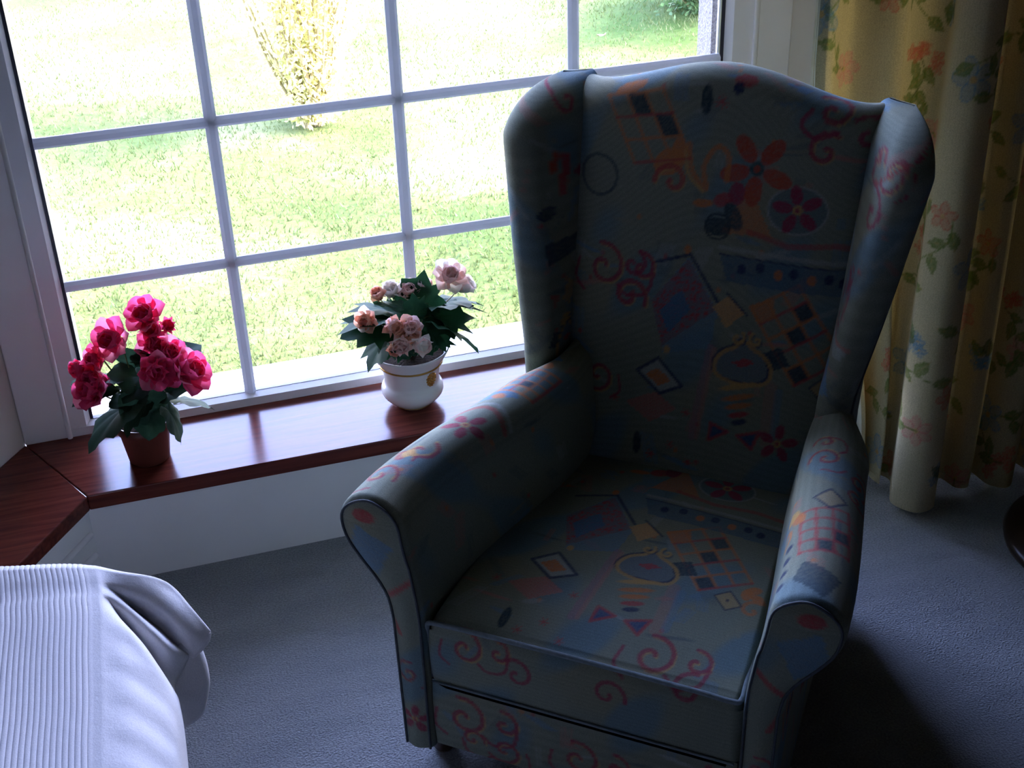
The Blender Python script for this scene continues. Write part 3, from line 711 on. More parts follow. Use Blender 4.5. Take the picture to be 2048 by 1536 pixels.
    F = np.array(F); F[:, 2] = np.repeat(V[0, :len(zz), 2], NF)
    pf = Paint(F[:, 0] * sx, F[:, 2], ground(F[:, 0], F[:, 2], 7.0 + sx))
    pf.poly([(.30, .47), (.36, .50), (.38, .44), (.33, .41)], BL, .8); swirl(pf, .29, .22, .6, 1); pf.flower(.285, .12, .03, 5, .4, CR, YE); pf.line([(.26, .42), (.33, .36), (.3, .3)], .005, RD)
    pf.ell(.345, .52, .02, .012, RD)
    ff = [tuple(x) for x in gridf(len(zz), NF, m_ * n, flip=fl)]
    o = part('arm', mesh(np.vstack([V.reshape(-1, 3), F]), f + ff, mat=UP, col=np.vstack([p.C, pf.C])))
    # piping round the front facing and down its two edges
    pts = [(x, -.0125, z) for x, z in zip(V[1, :, 0], V[1, :, 2])]
    ob('piping', tube(pts[::3] + [pts[-1]], .0022, M['piping_dark'], 6), o)
    return o
arm(-1); arm(1)

# --- backrest
def back_front(u, z):
    v = .535 + .25 * (z - .33) + .0
    v += -.012 * math.exp(-((z - .52) / .13) ** 2)
    e = min(1.0, abs(u) / .262)
    return v + .030 * e ** 10 - .012 * (1 - e * e)
def backrest():
    us = np.linspace(-.262, .262, 150); V = []; S = []; T = []; cols = 0
    for u in us:
        zt = 1.038 - .052 * (1 - math.cos(PI * min(1, abs(u) / .27))) / 2
        prof = []
        for t in np.linspace(0, 1, 215):
            z = .27 + (zt - .045 - .27) * t; prof.append((back_front(u, z), z))
        v0, z0 = prof[-1]
        R_ = .05
        for a in np.linspace(0, PI, 26)[1:]:
            prof.append((v0 + R_ - R_ * math.cos(a), z0 + .045 * math.sin(a)))
        v1, z1 = prof[-1]
        for t in np.linspace(0, 1, 14)[1:]: prof.append((v1 + (.70 - v1) * t, z1 + (.10 - z1) * t))
        prof = np.array(prof); L = .27 + np.concatenate([[0], np.cumsum(np.linalg.norm(np.diff(prof, axis=0), axis=1))])
        V.append([(u, a, b_) for a, b_ in prof]); S.append([u] * len(prof)); T.append(L); cols = len(prof)
    V = np.array(V); S = np.array(S); T = np.array(T)
    p = Paint(S, T, ground(S, T, 3.0))
    # the print as it lies on the chair back (u, height along the cloth)
    sketch(p, 2, -.26, .26, .3, 1.08, 90)
    main_motif(p, .055, .355)
    p.flower(.076, .905, .062, 5, .9, (.45, .09, .05), (.05, .1, .1))
    p.ell(-.077, .90, .03, .022, OR, .6); p.ell(-.062, .92, .012, .024, OR); p.spiral(-.069, .868, .032, 1.2, 2.0, .0045, RD, 1, YE)
    p.line(smooth_path([(-.045, .935), (-.035, .89), (-.008, .862), (-.015, .9), (.005, .935), (.026, .92), (.026, .88)], 6), .0045, OR); p.line(smooth_path([(-.05, .93), (-.042, .885), (-.012, .856)], 6), .003, YE)
    lattice(p, (-.20, 1.0), (.10, .02), (.06, -.11), 3, 3, OR, ((1, 0), (2, 1))); p.ell(-.16, 1.02, .03, .012, OR, .5)
    p.ell(-.022, 1.012, .010, .026, (.03, .06, .07)); 
    for a in range(4): p.line([(.004 - .012 * math.cos(a * .8), 1.01 - .012 * math.sin(a * .8)), (.004 + .012 * math.cos(a * .8), 1.01 + .012 * math.sin(a * .8))], .0012, RD)
    p.ell(.04, 1.05, .02, .012, RD); p.ell(.03, 1.035, .01, .01, NA)
    p.spiral(.188, 1.012, .036, 1.3, .3, .0045, CR, 1, YE); p.spiral(.184, .945, .032, 1.2, 2.2, .0045, CR, -1, YE); p.spiral(.248, .972, .034, 1.2, 1.0, .0045, CR, 1); p.line(smooth_path([(.155, 1.01), (.14, .985), (.165, .965), (.2, .975)], 5), .004, CR)
    p.poly([(.1, 1.06), (.15, 1.055), (.14, 1.035)], BL); p.ring(-.205, .86, .035, .003, (.06, .09, .1))
    swirl(p, -.18, .70, 1.0, 1); p.spiral(-.125, .712, .026, 1.1, .5, .004, CR, 1); p.spiral(-.127, .655, .034, 1.3, 1.5, .0045, CR, -1, YE)
    p.ell(.02, .80, .022, .016, (.05, .08, .09)); p.ring(.02, .80, .022, .002, (.03, .05, .06)); p.ell(.045, .82, .014, .026, (.06, .09, .1), .5)
    swirl(p, -.17, .50, .8, -1); p.flower(.17, .43, .035, 5, .2, CR, YE)
    return part('backrest', mesh(V.reshape(-1, 3), [tuple(x) for x in gridf(len(us), cols)], mat=UP, col=p.C))
backrest()

# --- wings
def wing(sx):
    zb, zt = .44, .990
    lev = np.concatenate([np.linspace(zb, .90, 120), .90 + (zt - .90) * np.sin(np.linspace(0, PI / 2, 34))[1:]]); V = []; S = []; T = []
    K = 52
    for z in lev:
        bu, bv = .262, .60 + .25 * (z - .33) + .02               # root, behind the edge of the back
        fu = np.interp(z, [.44, .56, .72, .92, 1.0], [.258, .268, .304, .346, .342]); fv = np.interp(z, [.44, .55, .72, .92, 1.0], [.475, .488, .53, .585, .62])
        r = np.interp(z, [.44, .6, .75, .95], [.026, .030, .036, .039])
        if z > .90:
            q = (z - .90) / (zt - .90); s_ = max(0, 1 - q ** 2.4) ** (1 / 2.4); s2 = max(0, 1 - q ** 3) ** .5; fv = bv - (bv - fv) * (.14 + .86 * s_); r *= (.03 + .97 * s2); fu = bu + (fu - bu) * (.6 + .4 * s_)
        B = np.array((bu, bv)); F = np.array((fu, fv)); d_ = (F - B) / np.linalg.norm(F - B); n_ = np.array((-d_[1], d_[0]))
        if n_[0] > 0: n_ = -n_                                    # n_ points inwards (towards -u)
        ln = np.linalg.norm(F - B) - r; row = []
        for t in np.linspace(0, 1, 16): row.append(B + d_ * ln * t + n_ * (r * (.75 + .25 * math.sin(PI * t / 2)) + .004 * math.sin(PI * t)))
        for a in np.linspace(0, PI, 20)[1:-1]: row.append(B + d_ * (ln + r * math.sin(a)) + n_ * r * math.cos(a))
        for t in np.linspace(1, 0, 18): row.append(B + d_ * ln * t - n_ * r)
        row = np.array(row); L = np.concatenate([[0], np.cumsum(np.linalg.norm(np.diff(row, axis=0), axis=1))])
        V.append([(x * sx, y, z) for x, y in row]); S.append(L); T.append(np.full(len(row), z))
    V = np.array(V); S = np.array(S); T = np.array(T); n, m_ = V.shape[:2]
    p = Paint(S, T, ground(S, T, 4.0 + 2 * sx)); sketch(p, 4, 0, .3, .45, 1.0, 50)
    if sx > 0:
        swirl(p, .175, .93, .75, -1); p.spiral(.15, .86, .034, 1.2, .4, .004, CR, 1); p.line(smooth_path([(.12, .95), (.13, .90), (.165, .92), (.2, .95)], 5), .003, RD); p.spiral(.205, .955, .018, 1, 0, .003, CR, -1)
        p.ring(.14, .72, .022, .003, CR, 2.2); p.ell(.14, .74, .009, .02, CR); p.poly([(.11, .66), (.2, .65), (.19, .63), (.12, .64)], LG); p.line([(.11, .665), (.2, .65)], .003, PK)
        p.poly([(.11, .6), (.16, .62), (.19, .57), (.13, .55)], BL); p.ell(.15, .585, .008, .01, RD); p.poly([(.12, .52), (.18, .53), (.17, .5)], PK, .7)
    else:
        p.spiral(.09, .965, .028, 1, 1, .0035, CR, 1, PK); p.ell(.10, .86, .022, .012, RD, 1.2); p.ell(.13, .87, .02, .011, (.45, .1, .05), 1.9); p.ell(.11, .83, .014, .022, RD); p.ell(.06, .84, .016, .01, CR)
        p.ell(.16, .79, .02, .009, (.05, .08, .09)); p.ring(.155, .79, .02, .002, NA, .5); p.poly([(.06, .73), (.17, .74), (.16, .70), (.07, .70)], (.06, .09, .11)); 
        vase(p, .11, .555, .8); p.poly([(.07, .64), (.1, .66), (.12, .63), (.09, .61)], YE, .7); p.poly([(.13, .64), (.16, .65), (.15, .62)], RD, .7)
    f = [tuple(x) for x in gridf(n, m_, flip=(sx > 0))]; f.append(tuple(range((n - 1) * m_, n * m_)) if sx < 0 else tuple(range((n - 1) * m_, n * m_))[::-1])
    o = part('wing', mesh(V.reshape(-1, 3), f, mat=UP, col=p.C))
    j = 16 + 18 + 1
    pts = [tuple(V[i, j] + np.array((sx * .001, 0, 0))) for i in range(0, n - 22, 3)]
    ob('piping', tube(pts, .0028, M['piping_dark'], 6), o)
wing(-1); wing(1)
# outside back and legs
me = box_mesh(-.285, .285, .60, .70, .055, .56, UP, .02, 3)
at_ = me.color_attributes.new('print', 'FLOAT_COLOR', 'POINT'); at_.data.foreach_set('color', np.tile([.17, .22, .23, 1.0], len(me.vertices)).astype(np.float32))
part('back_panel', me)
me = box_mesh(-.256, .256, .03, .6, .06, .20, UP, .01, 2)
at_ = me.color_attributes.new('print', 'FLOAT_COLOR', 'POINT'); at_.data.foreach_set('color', np.tile([.12, .15, .16, 1.0], len(me.vertices)).astype(np.float32))
part('seat_base', me)
legm = lathe([(.0, 0), (.016, 0), (.019, .006), (.021, .03), (.025, .058), (.0, .062)], M['leg_wood'], 16)
for u, v in ((-.27, .05), (.27, .05), (-.25, .62), (.25, .62)):
    ob('leg', legm, chair, (u, v, 0))

# ================================================================== CURTAIN
CPTS = [(1.205, -.425), (1.235, -.445), (1.262, -.420), (1.292, -.400), (1.318, -.425), (1.335, -.468), (1.365, -.475), (1.388, -.44), (1.418, -.425), (1.450, -.43), (1.468, -.455), (1.448, -.490), (1.428, -.53), (1.455, -.575), (1.498, -.572), (1.522, -.53), (1.538, -.485), (1.566, -.487), (1.577, -.53), (1.606, -.535), (1.618, -.49), (1.645, -.487), (1.656, -.54), (1.690, -.565), (1.722, -.54), (1.733, -.495), (1.762, -.49), (1.775, -.54), (1.81, -.56), (1.835, -.52), (1.865, -.53), (1.89, -.585), (1.93, -.60), (1.96, -.56), (2.0, -.6)]
def curtain():
    path = smooth_path(CPTS, 22); 
    s = np.concatenate([[0], np.cumsum(np.linalg.norm(np.diff(path, axis=0), axis=1))])
    ss = np.arange(0, s[-1], .0034); px_ = np.interp(ss, s, path[:, 0]); py_ = np.interp(ss, s, path[:, 1])
    w = 41; ker = np.ones(w) / w
    sx_ = np.convolve(np.pad(px_, w // 2, mode='edge'), ker, 'valid'); sy_ = np.convolve(np.pad(py_, w // 2, mode='edge'), ker, 'valid')
    s_lobe = ss[np.nonzero(px_ > 1.452)[0][0]]
    zs = np.concatenate([np.arange(.028, 1.22, .0045), np.linspace(1.22, 2.25, 24)[1:]])
    V = np.zeros((len(zs), len(ss), 3)); 
    for i, z in enumerate(zs):
        k_ = .38 * sm(.2, 1.9, z)
        pull = .22 + .78 * float(sm(.05, 1.0, z)); xa = np.where(ss < s_lobe, 1.452 - (1.452 - px_) * pull, px_); xb = np.where(ss < s_lobe, 1.452 - (1.452 - sx_) * pull, sx_)
        V[i, :, 0] = xa * (1 - k_) + xb * k_ + .008 * math.sin(z * 3) * np.sin(ss * 9 + z)
        V[i, :, 1] = py_ * (1 - k_) + sy_ * k_ + .010 * math.sin(z * 2.2 + 1) * np.sin(ss * 7 + 1.3 * z)
        V[i, :, 2] = z + (.006 * np.sin(ss * 11) if z < .05 else 0)
    S = np.broadcast_to(ss, (len(zs), len(ss))); T = np.broadcast_to(zs[:, None], S.shape)
    p = Paint(S, T, (.56, .49, .32))
    base = np.array((.56, .49, .32)) * (1 + .03 * np.sin(S.ravel() * 900))[:, None]
    band = sm(-.2, .6, np.sin(S.ravel() * 8.3 + .5) + .5 * np.sin(S.ravel() * 19))[:, None]
    p.C[:] = base * (1 - band * .35) + np.array((.44, .34, .15)) * band * .35
    g = random.Random(21)
    GR = (.13, .20, .03); GD = (.10, .13, .035); RO = (.58, .16, .10); BU = (.14, .27, .38); PKc = (.62, .24, .20)
    def leaf(x, y, l, a, c=GR):
        q = []
        for t in np.linspace(0, 1, 9): q.append((t, .28 * math.sin(PI * t ** .8)))
        q += [(t, -b_) for t, b_ in q[::-1]]
        ca, sa = math.cos(a), math.sin(a); p.poly([(x + l * (t * ca - b_ * sa), y + l * (t * sa + b_ * ca)) for t, b_ in q], c, .85)
        p.line([(x, y), (x + l * ca, y + l * sa)], .0008, YE, .6)
    def outline_flower(x, y, R, n, c, a0):
        for i in range(n):
            a = a0 + 2 * PI * i / n; cx, cy = x + .6 * R * math.cos(a), y + .6 * R * math.sin(a)
            p.ell(cx, cy, R * .44, R * .30, c, a, .45)
            p.line([(cx + (R * .44 * math.cos(t)) * math.cos(a) - R * .3 * math.sin(t) * math.sin(a), cy + R * .44 * math.cos(t) * math.sin(a) + R * .3 * math.sin(t) * math.cos(a)) for t in np.linspace(0, 2 * PI, 15)], .0013, c, .9)
        p.ell(x, y, R * .16, R * .16, YE)
    def sprig(x, y, a, l, c):
        pts = smooth_path([(x, y), (x + l * .4 * math.cos(a + .5), y + l * .4 * math.sin(a + .5)), (x + l * math.cos(a), y + l * math.sin(a))], 6)
        p.line(pts, .0015, c)
        for t, sd in ((3, 1), (6, -1), (9, 1), (12, -.2)):
            q = pts[t]; leaf(q[0], q[1], .035 + .015 * g.random(), a + sd * .8)
    W = ss[-1]; row = 0; y = .08
    while y < 1.3:
        x = .03 + (.09 if row % 2 else 0)
        while x < W:
            xx, yy = x + g.uniform(-.03, .03), y + g.uniform(-.03, .03); kind = (row * 2 + int(x / .18)) % 5
            if kind == 0:
                for _ in range(6): outline_flower(xx + g.uniform(-.035, .035), yy + g.uniform(-.035, .035), .015, 5, RO, g.random())
                sprig(xx, yy, g.uniform(0, 6), .09, GD)
            elif kind == 1: outline_flower(xx, yy, .042, 5, BU, g.random()); sprig(xx + .02, yy + .01, g.uniform(-1, 1), .11, GR)
            elif kind == 2: sprig(xx, yy, g.uniform(0, 6), .13, GR); outline_flower(xx - .02, yy, .028, 5, RO, g.random())
            elif kind == 3:
                for _ in range(5): outline_flower(xx + g.uniform(-.03, .03), yy + g.uniform(-.03, .03), .016, 5, BU, g.random())
                leaf(xx, yy, .045, g.uniform(0, 6)); leaf(xx + .01, yy, .045, g.uniform(0, 6), GD)
            else: outline_flower(xx, yy, .034, 6, PKc, g.random()); sprig(xx, yy, g.uniform(2, 4), .12, GR)
            x += .18
        y += .125; row += 1
    o = ob('curtain', mesh(V.reshape(-1, 3), gridf(len(zs), len(ss)), mat=M['curtain'], col=p.C))
    tag(o, 'long cream floral curtain hanging at the right of the window', 'curtain')
    # turned-back hem along the leading edge and the bottom
    edge = mesh([tuple(V[i, j] + np.array((-.003 - .004 * (j == 3), .004, 0))) for i in range(0, len(zs), 6) for j in range(0, 9)], gridf(len(range(0, len(zs), 6)), 9), mat=M['piping_hem'])
    ob('hem', edge, o)
M['piping_hem'] = noisy('cream_curtain_hem', (.60, .56, .42), (.68, .64, .50), 60, .9)
curtain()

# ================================================================== BED
bed = empty('bed', (-.9, -1.9, 0)); tag(bed, 'low bed under the white ribbed bedspread', 'bed')
def bpart(name, me): o = ob(name, me, bed); o.location = (.9, 1.9, 0); return o
bpart('mattress', box_mesh(-1.52, -.17, -2.9, -.93, .26, .487, M['mattress'], .04, 4))
bpart('bed_base', box_mesh(-1.50, -.18, -2.88, -.95, .09, .258, M['mattress'], .01))
for x in (-1.4, -.25):
    for y in (-2.75, -1.0): bpart('leg', lathe([(0, 0), (.02, 0), (.025, .095), (0, .095)], M['leg_wood'], 12)).location = (.9 + x, 1.9 + y, 0)
def bedspread():
    # control rows from the far corner towards the camera; each runs from the flat top out over the border to the hem
    rows = [[(-.162, -.870, .505), (-.121, -.884, .495), (-.080, -.881, .475), (-.058, -.886, .455), (-.038, -.919, .435), (-.017, -.943, .405)],
            [(-.159, -.894, .505), (-.130, -.903, .490), (-.098, -.913, .468), (-.072, -.926, .448), (-.047, -.950, .422), (-.023, -.949, .393)],
            [(-.158, -.912, .504), (-.136, -.906, .480), (-.119, -.905, .448), (-.086, -.932, .420), (-.067, -.954, .402), (-.045, -.962, .383)],
            [(-.157, -.929, .504), (-.142, -.929, .490), (-.120, -.948, .472), (-.095, -.975, .448), (-.075, -.984, .420), (-.056, -.967, .383)],
            [(-.158, -.945, .505), (-.147, -.942, .486), (-.134, -.945, .445), (-.115, -.968, .415), (-.098, -.996, .398), (-.081, -1.011, .375)],
            [(-.157, -.982, .506), (-.131, -1.010, .498), (-.108, -1.045, .486), (-.093, -1.066, .462), (-.083, -1.062, .420), (-.078, -1.040, .372)],
            [(-.160, -1.056, .506), (-.128, -1.088, .498), (-.100, -1.112, .478), (-.085, -1.122, .455), (-.078, -1.118, .420), (-.076, -1.100, .370)],
            [(-.162, -1.156, .506), (-.127, -1.187, .497), (-.100, -1.201, .475), (-.084, -1.209, .450), (-.080, -1.200, .410), (-.078, -1.190, .365)],
            [(-.167, -1.279, .506), (-.131, -1.303, .497), (-.103, -1.317, .475), (-.087, -1.323, .450), (-.082, -1.316, .410), (-.081, -1.310, .365)]]
    for dy in (.25, .55, 1.0, 1.6): rows.append([(x, y - dy, z) for x, y, z in rows[8]])
    C = np.array(rows); A = np.stack([smooth_path(C[:, q], 12) for q in range(6)], 1)      # along the bed
    pitch = .0076; tops = np.concatenate([np.linspace(-1.56, -.60, 20)[:-1], np.arange(-.60, -.150, pitch / 7)])
    V = []
    for i in range(len(A)):
        prof = smooth_path(A[i], 9); x0, y0 = prof[0, 0], prof[0, 1]; row = []
        fade = 1 - sm(-.87, -1.05, y0) if False else float(np.clip((y0 + 1.05) / .18, 0, 1))
        for x in tops:
            xx = x0 + (x + .150) - .0006 if x > -.6 else x + (x0 + .150) * (x + 1.56) / .96
            rib = .0017 * abs(math.sin(PI * x / pitch)) * (1 - float(sm(-.175, -.158, x))) if x > -.6 else .001
            y = y0 + .36 * fade * min(.2, max(0, x0 - xx))
            soft = .007 * math.sin(xx * 5 + y * 3.1) * math.sin(y * 4.2 + 2) * (1 - float(sm(-.3, -.2, xx)))
            row.append((xx, y, prof[0, 2] + rib + soft - .012 * fade * float(sm(.28, 0, x0 - xx) if False else 0)))
        for q, (a, b_, c) in enumerate(prof):
            w_ = q / (len(prof) - 1); row.append((a, b_, c + .0016 * math.sin(b_ * 90 + a * 60) * math.sin(PI * w_)))
        V.append(row)
    V = np.array(V); n, m_ = V.shape[:2]
    # far end turns down over the mattress
    far = []
    for t, (dy, dz) in enumerate(((.06, -.21), (.058, -.12), (.05, -.06), (.036, -.025), (.018, -.007))):
        r = V[0].copy(); fade = 1 - sm(-.2, -.085, r[:, 0]); r[:, 1] += dy * (.04 + .96 * fade); r[:, 2] += dz * (.05 + .95 * fade); far.append(r)
    V = np.concatenate([np.array(far), V]); n = len(V)
    V[:, :, 0] += 0
    me = mesh(V.reshape(-1, 3), gridf(n, m_, flip=False), mat=M['spread'])
    o = ob('bedspread', me); tag(o, 'white ribbed bedspread with a loose corner fold on the low bed', 'bedspread')
    sol = o.modifiers.new('thickness', 'SOLIDIFY'); sol.thickness = .004; sol.offset = 1
    # stitched hem roll along the free edge
    pts = [tuple(V[i, -1]) for i in range(5, n)]
    ob('hem', tube(smooth_path(pts[::3], 2), .0042, M['spread'], 6), o)
    # the under-fold that hangs below the corner
    P = [[(-.045, -.905, .41), (-.036, -.925, .37), (-.036, -.935, .33), (-.052, -.93, .295)],
         [(-.05, -.94, .41), (-.036, -.955, .375), (-.033, -.972, .335), (-.045, -.975, .29)],
         [(-.075, -.965, .40), (-.066, -.98, .37), (-.062, -.992, .33), (-.068, -.995, .285)],
         [(-.105, -.975, .40), (-.10, -.99, .37), (-.098, -1.0, .33), (-.10, -1.0, .285)]]
    rows_ = [smooth_path(r, 6) for r in P]; A = np.array(rows_); B2 = np.array([smooth_path(A[:, j], 6) for j in range(A.shape[1])])
    o2 = ob('corner_fold', mesh(B2.reshape(-1, 3), gridf(*B2.shape[:2]), mat=M['spread']), o)
    s2 = o2.modifiers.new('thickness', 'SOLIDIFY'); s2.thickness = .004
bedspread()

# ================================================================== SIDE TABLE (only its foot shows at the right edge)
tbl = empty('pedestal_table', (1.78, -.79, 0)); tag(tbl, 'dark brown wooden pedestal foot at the right edge beside the curtain', 'table')
ob('foot', lathe([(0, 0), (.198, 0), (.208, .007), (.21, .018), (.203, .028), (.16, .040), (.10, .066), (.055, .10), (.04, .12), (0, .12)], M['dark_wood'], 56), tbl)
ob('column', lathe([(.04, .118), (.03, .16), (.028, .22), (.042, .26), (.05, .30), (.036, .35), (.028, .42), (.034, .50), (.05, .53), (0, .535)], M['dark_wood'], 32), tbl)
ob('table_top', lathe([(0, .53), (.17, .53), (.19, .538), (.195, .548), (.19, .558), (0, .56)], M['dark_wood'], 48), tbl)

# ================================================================== FLOWERS
def petal_mesh(w, l, cup, mat, n=5, m_=5, ruffle=.0):
    v = []
    for i in range(n):
        t = i / (n - 1)
        for j in range(m_):
            s = 2 * j / (m_ - 1) - 1
            wid = w * min(1.0, .32 + 1.0 * t) * (1 - .12 * t ** 4)
            v.append((s * wid * .5, l * t * (1 - .26 * s * s * t), cup * (t * t) * l + .35 * w * s * s * (1 - .3 * t) + ruffle * math.sin(7 * s + 4 * t) * t))
    return mesh(v, gridf(n, m_, flip=True), mat=mat)
PET = {k: [petal_mesh(.020, .020, .9, M[k], ruffle=.001), petal_mesh(.026, .026, .55, M[k], ruffle=.0015), petal_mesh(.030, .031, .25, M[k], ruffle=.002)] for k in ('pink', 'pink_light', 'pale', 'peach', 'cream_petal')}
def core_mesh(mat):
    v = []; n, m_ = 6, 8
    for i in range(n):
        for j in range(m_):
            a = 2 * PI * j / m_; r = .0045 * math.sin(PI * (.08 + .9 * i / (n - 1))); v.append((r * math.cos(a), r * math.sin(a), .012 * i / (n - 1)))
    return mesh(v, [tuple(x) for x in gridf(n, m_, closed_j=True)], mat=mat)
CORE = {k: core_mesh(M[k]) for k in ('pink', 'pale', 'yellow', 'peach')}
def bloom(parent, loc, size, look, core, cols, g, full=1.0):
    # a double begonia bloom: spiral of cupped petals, facing along `look`
    o = ob('flower', CORE[core], parent, loc); o.rotation_mode = 'QUATERNION'; o.rotation_quaternion = Vector(look).to_track_quat('Z', 'Y'); o.scale = (size * (1.0 if full > .7 else 1.45),) * 3
    spec = [(0, 4, .0012, 80), (0, 5, .0035, 66), (1, 6, .005, 48), (2, 7, .006, 26)]
    if full < .7: spec = spec[:3] if full > .4 else [(0, 3, .001, 78), (0, 4, .003, 64)]
    ph = g.random() * 6
    for ki, (kind, cnt, r, tilt) in enumerate(spec):
        for i in range(cnt):
            a = ph + 2 * PI * i / cnt + ki * .6
            c = cols[-1] if (ki >= len(spec) - 1 and len(cols) > 1 and g.random() < .42) else cols[0]
            p_ = ob('petal', PET[c][kind], o, (r * math.cos(a), r * math.sin(a), .002 + .0012 * (3 - ki)))
            t = math.radians(tilt + g.uniform(-9, 9))
            p_.rotation_mode = 'QUATERNION'
            q1 = Vector((0, 0, 1)); 
            M3 = Matrix.Rotation(a - PI / 2, 3, 'Z') @ Matrix.Rotation(t, 3, 'X')
            p_.rotation_quaternion = M3.to_quaternion()
    return o
def leaf_mesh(L, W, mat, lobes=3, jag=.12, fold=.18, droop=.3, seed=0):
    g = random.Random(seed); K = 30; Rn = 6; v = []
    # outline: polar about the leaf base point at y=.28L
    for i in range(Rn + 1):
        t = i / Rn
        for k_ in range(K):
            a = 2 * PI * k_ / K                       # 0 = tip direction (+y)
            d = abs(((a + PI) % (2 * PI)) - PI) / PI  # 0 tip .. 1 base
            r = (1 - d) ** .9 * .62 * L + .38 * L * (1 - .55 * d ** 6)
            r *= 1 + jag * math.cos(a * lobes * 2) * (1 - .3 * d) + jag * .5 * math.sin(a * 13 + seed)
            x = r * math.sin(a) * W / L * t; y = .34 * L + r * math.cos(a) * t * .78
            z = fold * abs(x) - droop * (max(0, y - .2 * L) ** 2) / L + .010 * L * math.sin(9 * a) * t * 3 - .25 * x * x / W
            v.append((x, y, z))
    f = [tuple(q) for q in gridf(Rn + 1, K, closed_j=True)]
    return mesh(v, f, mat=mat)
LV = {('leaf', i): leaf_mesh(.085, .075, M['leaf'], 3, .05, .15, .35, i) for i in range(3)}
LV.update({('leaf2', i): leaf_mesh(.085, .075, M['leaf2'], 5, .17, .2, .3, i + 5) for i in range(3)})
def add_leaf(parent, key, base, direction, size, roll, g):
    o = ob('leaf', LV[(key, g.randrange(3))], parent, base); d_ = Vector(direction).normalized()
    z = Vector((0, 0, 1)) - d_ * d_.z
    if z.length < .1: z = Vector((0, -1, 0)) - d_ * d_.dot(Vector((0, -1, 0)))
    z.normalize(); x = d_.cross(z); R3 = Matrix((x, d_, z)).transposed() @ Matrix.Rotation(roll, 3, 'Y')
    o.rotation_mode = 'QUATERNION'; o.rotation_quaternion = R3.to_quaternion(); o.scale = (size,) * 3
    return o
CAMV = Vector((0.0, -.86, .5))

def pink_begonia():
    g = random.Random(4); bx, by = -.076, -.138
    root = empty('pink_begonia', (bx, by, LZ)); tag(root, 'hot pink begonia in a small brown pot on the window ledge', 'potted plant')
    po_ = ob('pot', lathe([(0, 0), (.038, 0), (.041, .003), (.050, .070), (.0535, .072), (.0545, .092), (.0515, .092), (.048, .072), (.046, .070)], M['brown_pot'], 40), root)
    ob('soil', lathe([(0, .078), (.025, .079), (.048, .075)], M['soil'], 24, False), root)
    # (x, y, z) of the blooms relative to the pot's base, their size and where they face
    BL_ = PINK_BLOOMS
    for (x, y, z, s, look, col) in BL_:
        bloom(root, (x, y, z), s * 1.18, look, 'pink', ('pink', 'pink_light') if col else ('pink',), g, 1.0 if s > .8 else .5)
        mid = (x * .45, y * .45 + .004, .07 + (z - .07) * .55)
        ob('stem', tube(smooth_path([(x * .12, y * .12, .075), mid, (x, y, z)], 5), .0016, M['stem'], 6), root)
    for (x, y, z, dx, dy, dz, s, r) in PINK_LEAVES:
        add_leaf(root, 'leaf', (x, y, z), (dx, dy, dz), s, r, g)
        ob('leaf_stalk', tube(smooth_path([(x * .15, y * .15, .072), (x * .6, y * .6, .072 + (z - .072) * .8), (x, y, z)], 4), .0014, M['stem'], 5), root)
    for i in range(9):
        a = i * .7; ob('stamen', tube([(.02 + .004 * math.cos(a), -.02, .095), (.02 + .014 * math.cos(a), -.03 + .006 * math.sin(a), .118)], .0009, M['yellow'], 5), root)
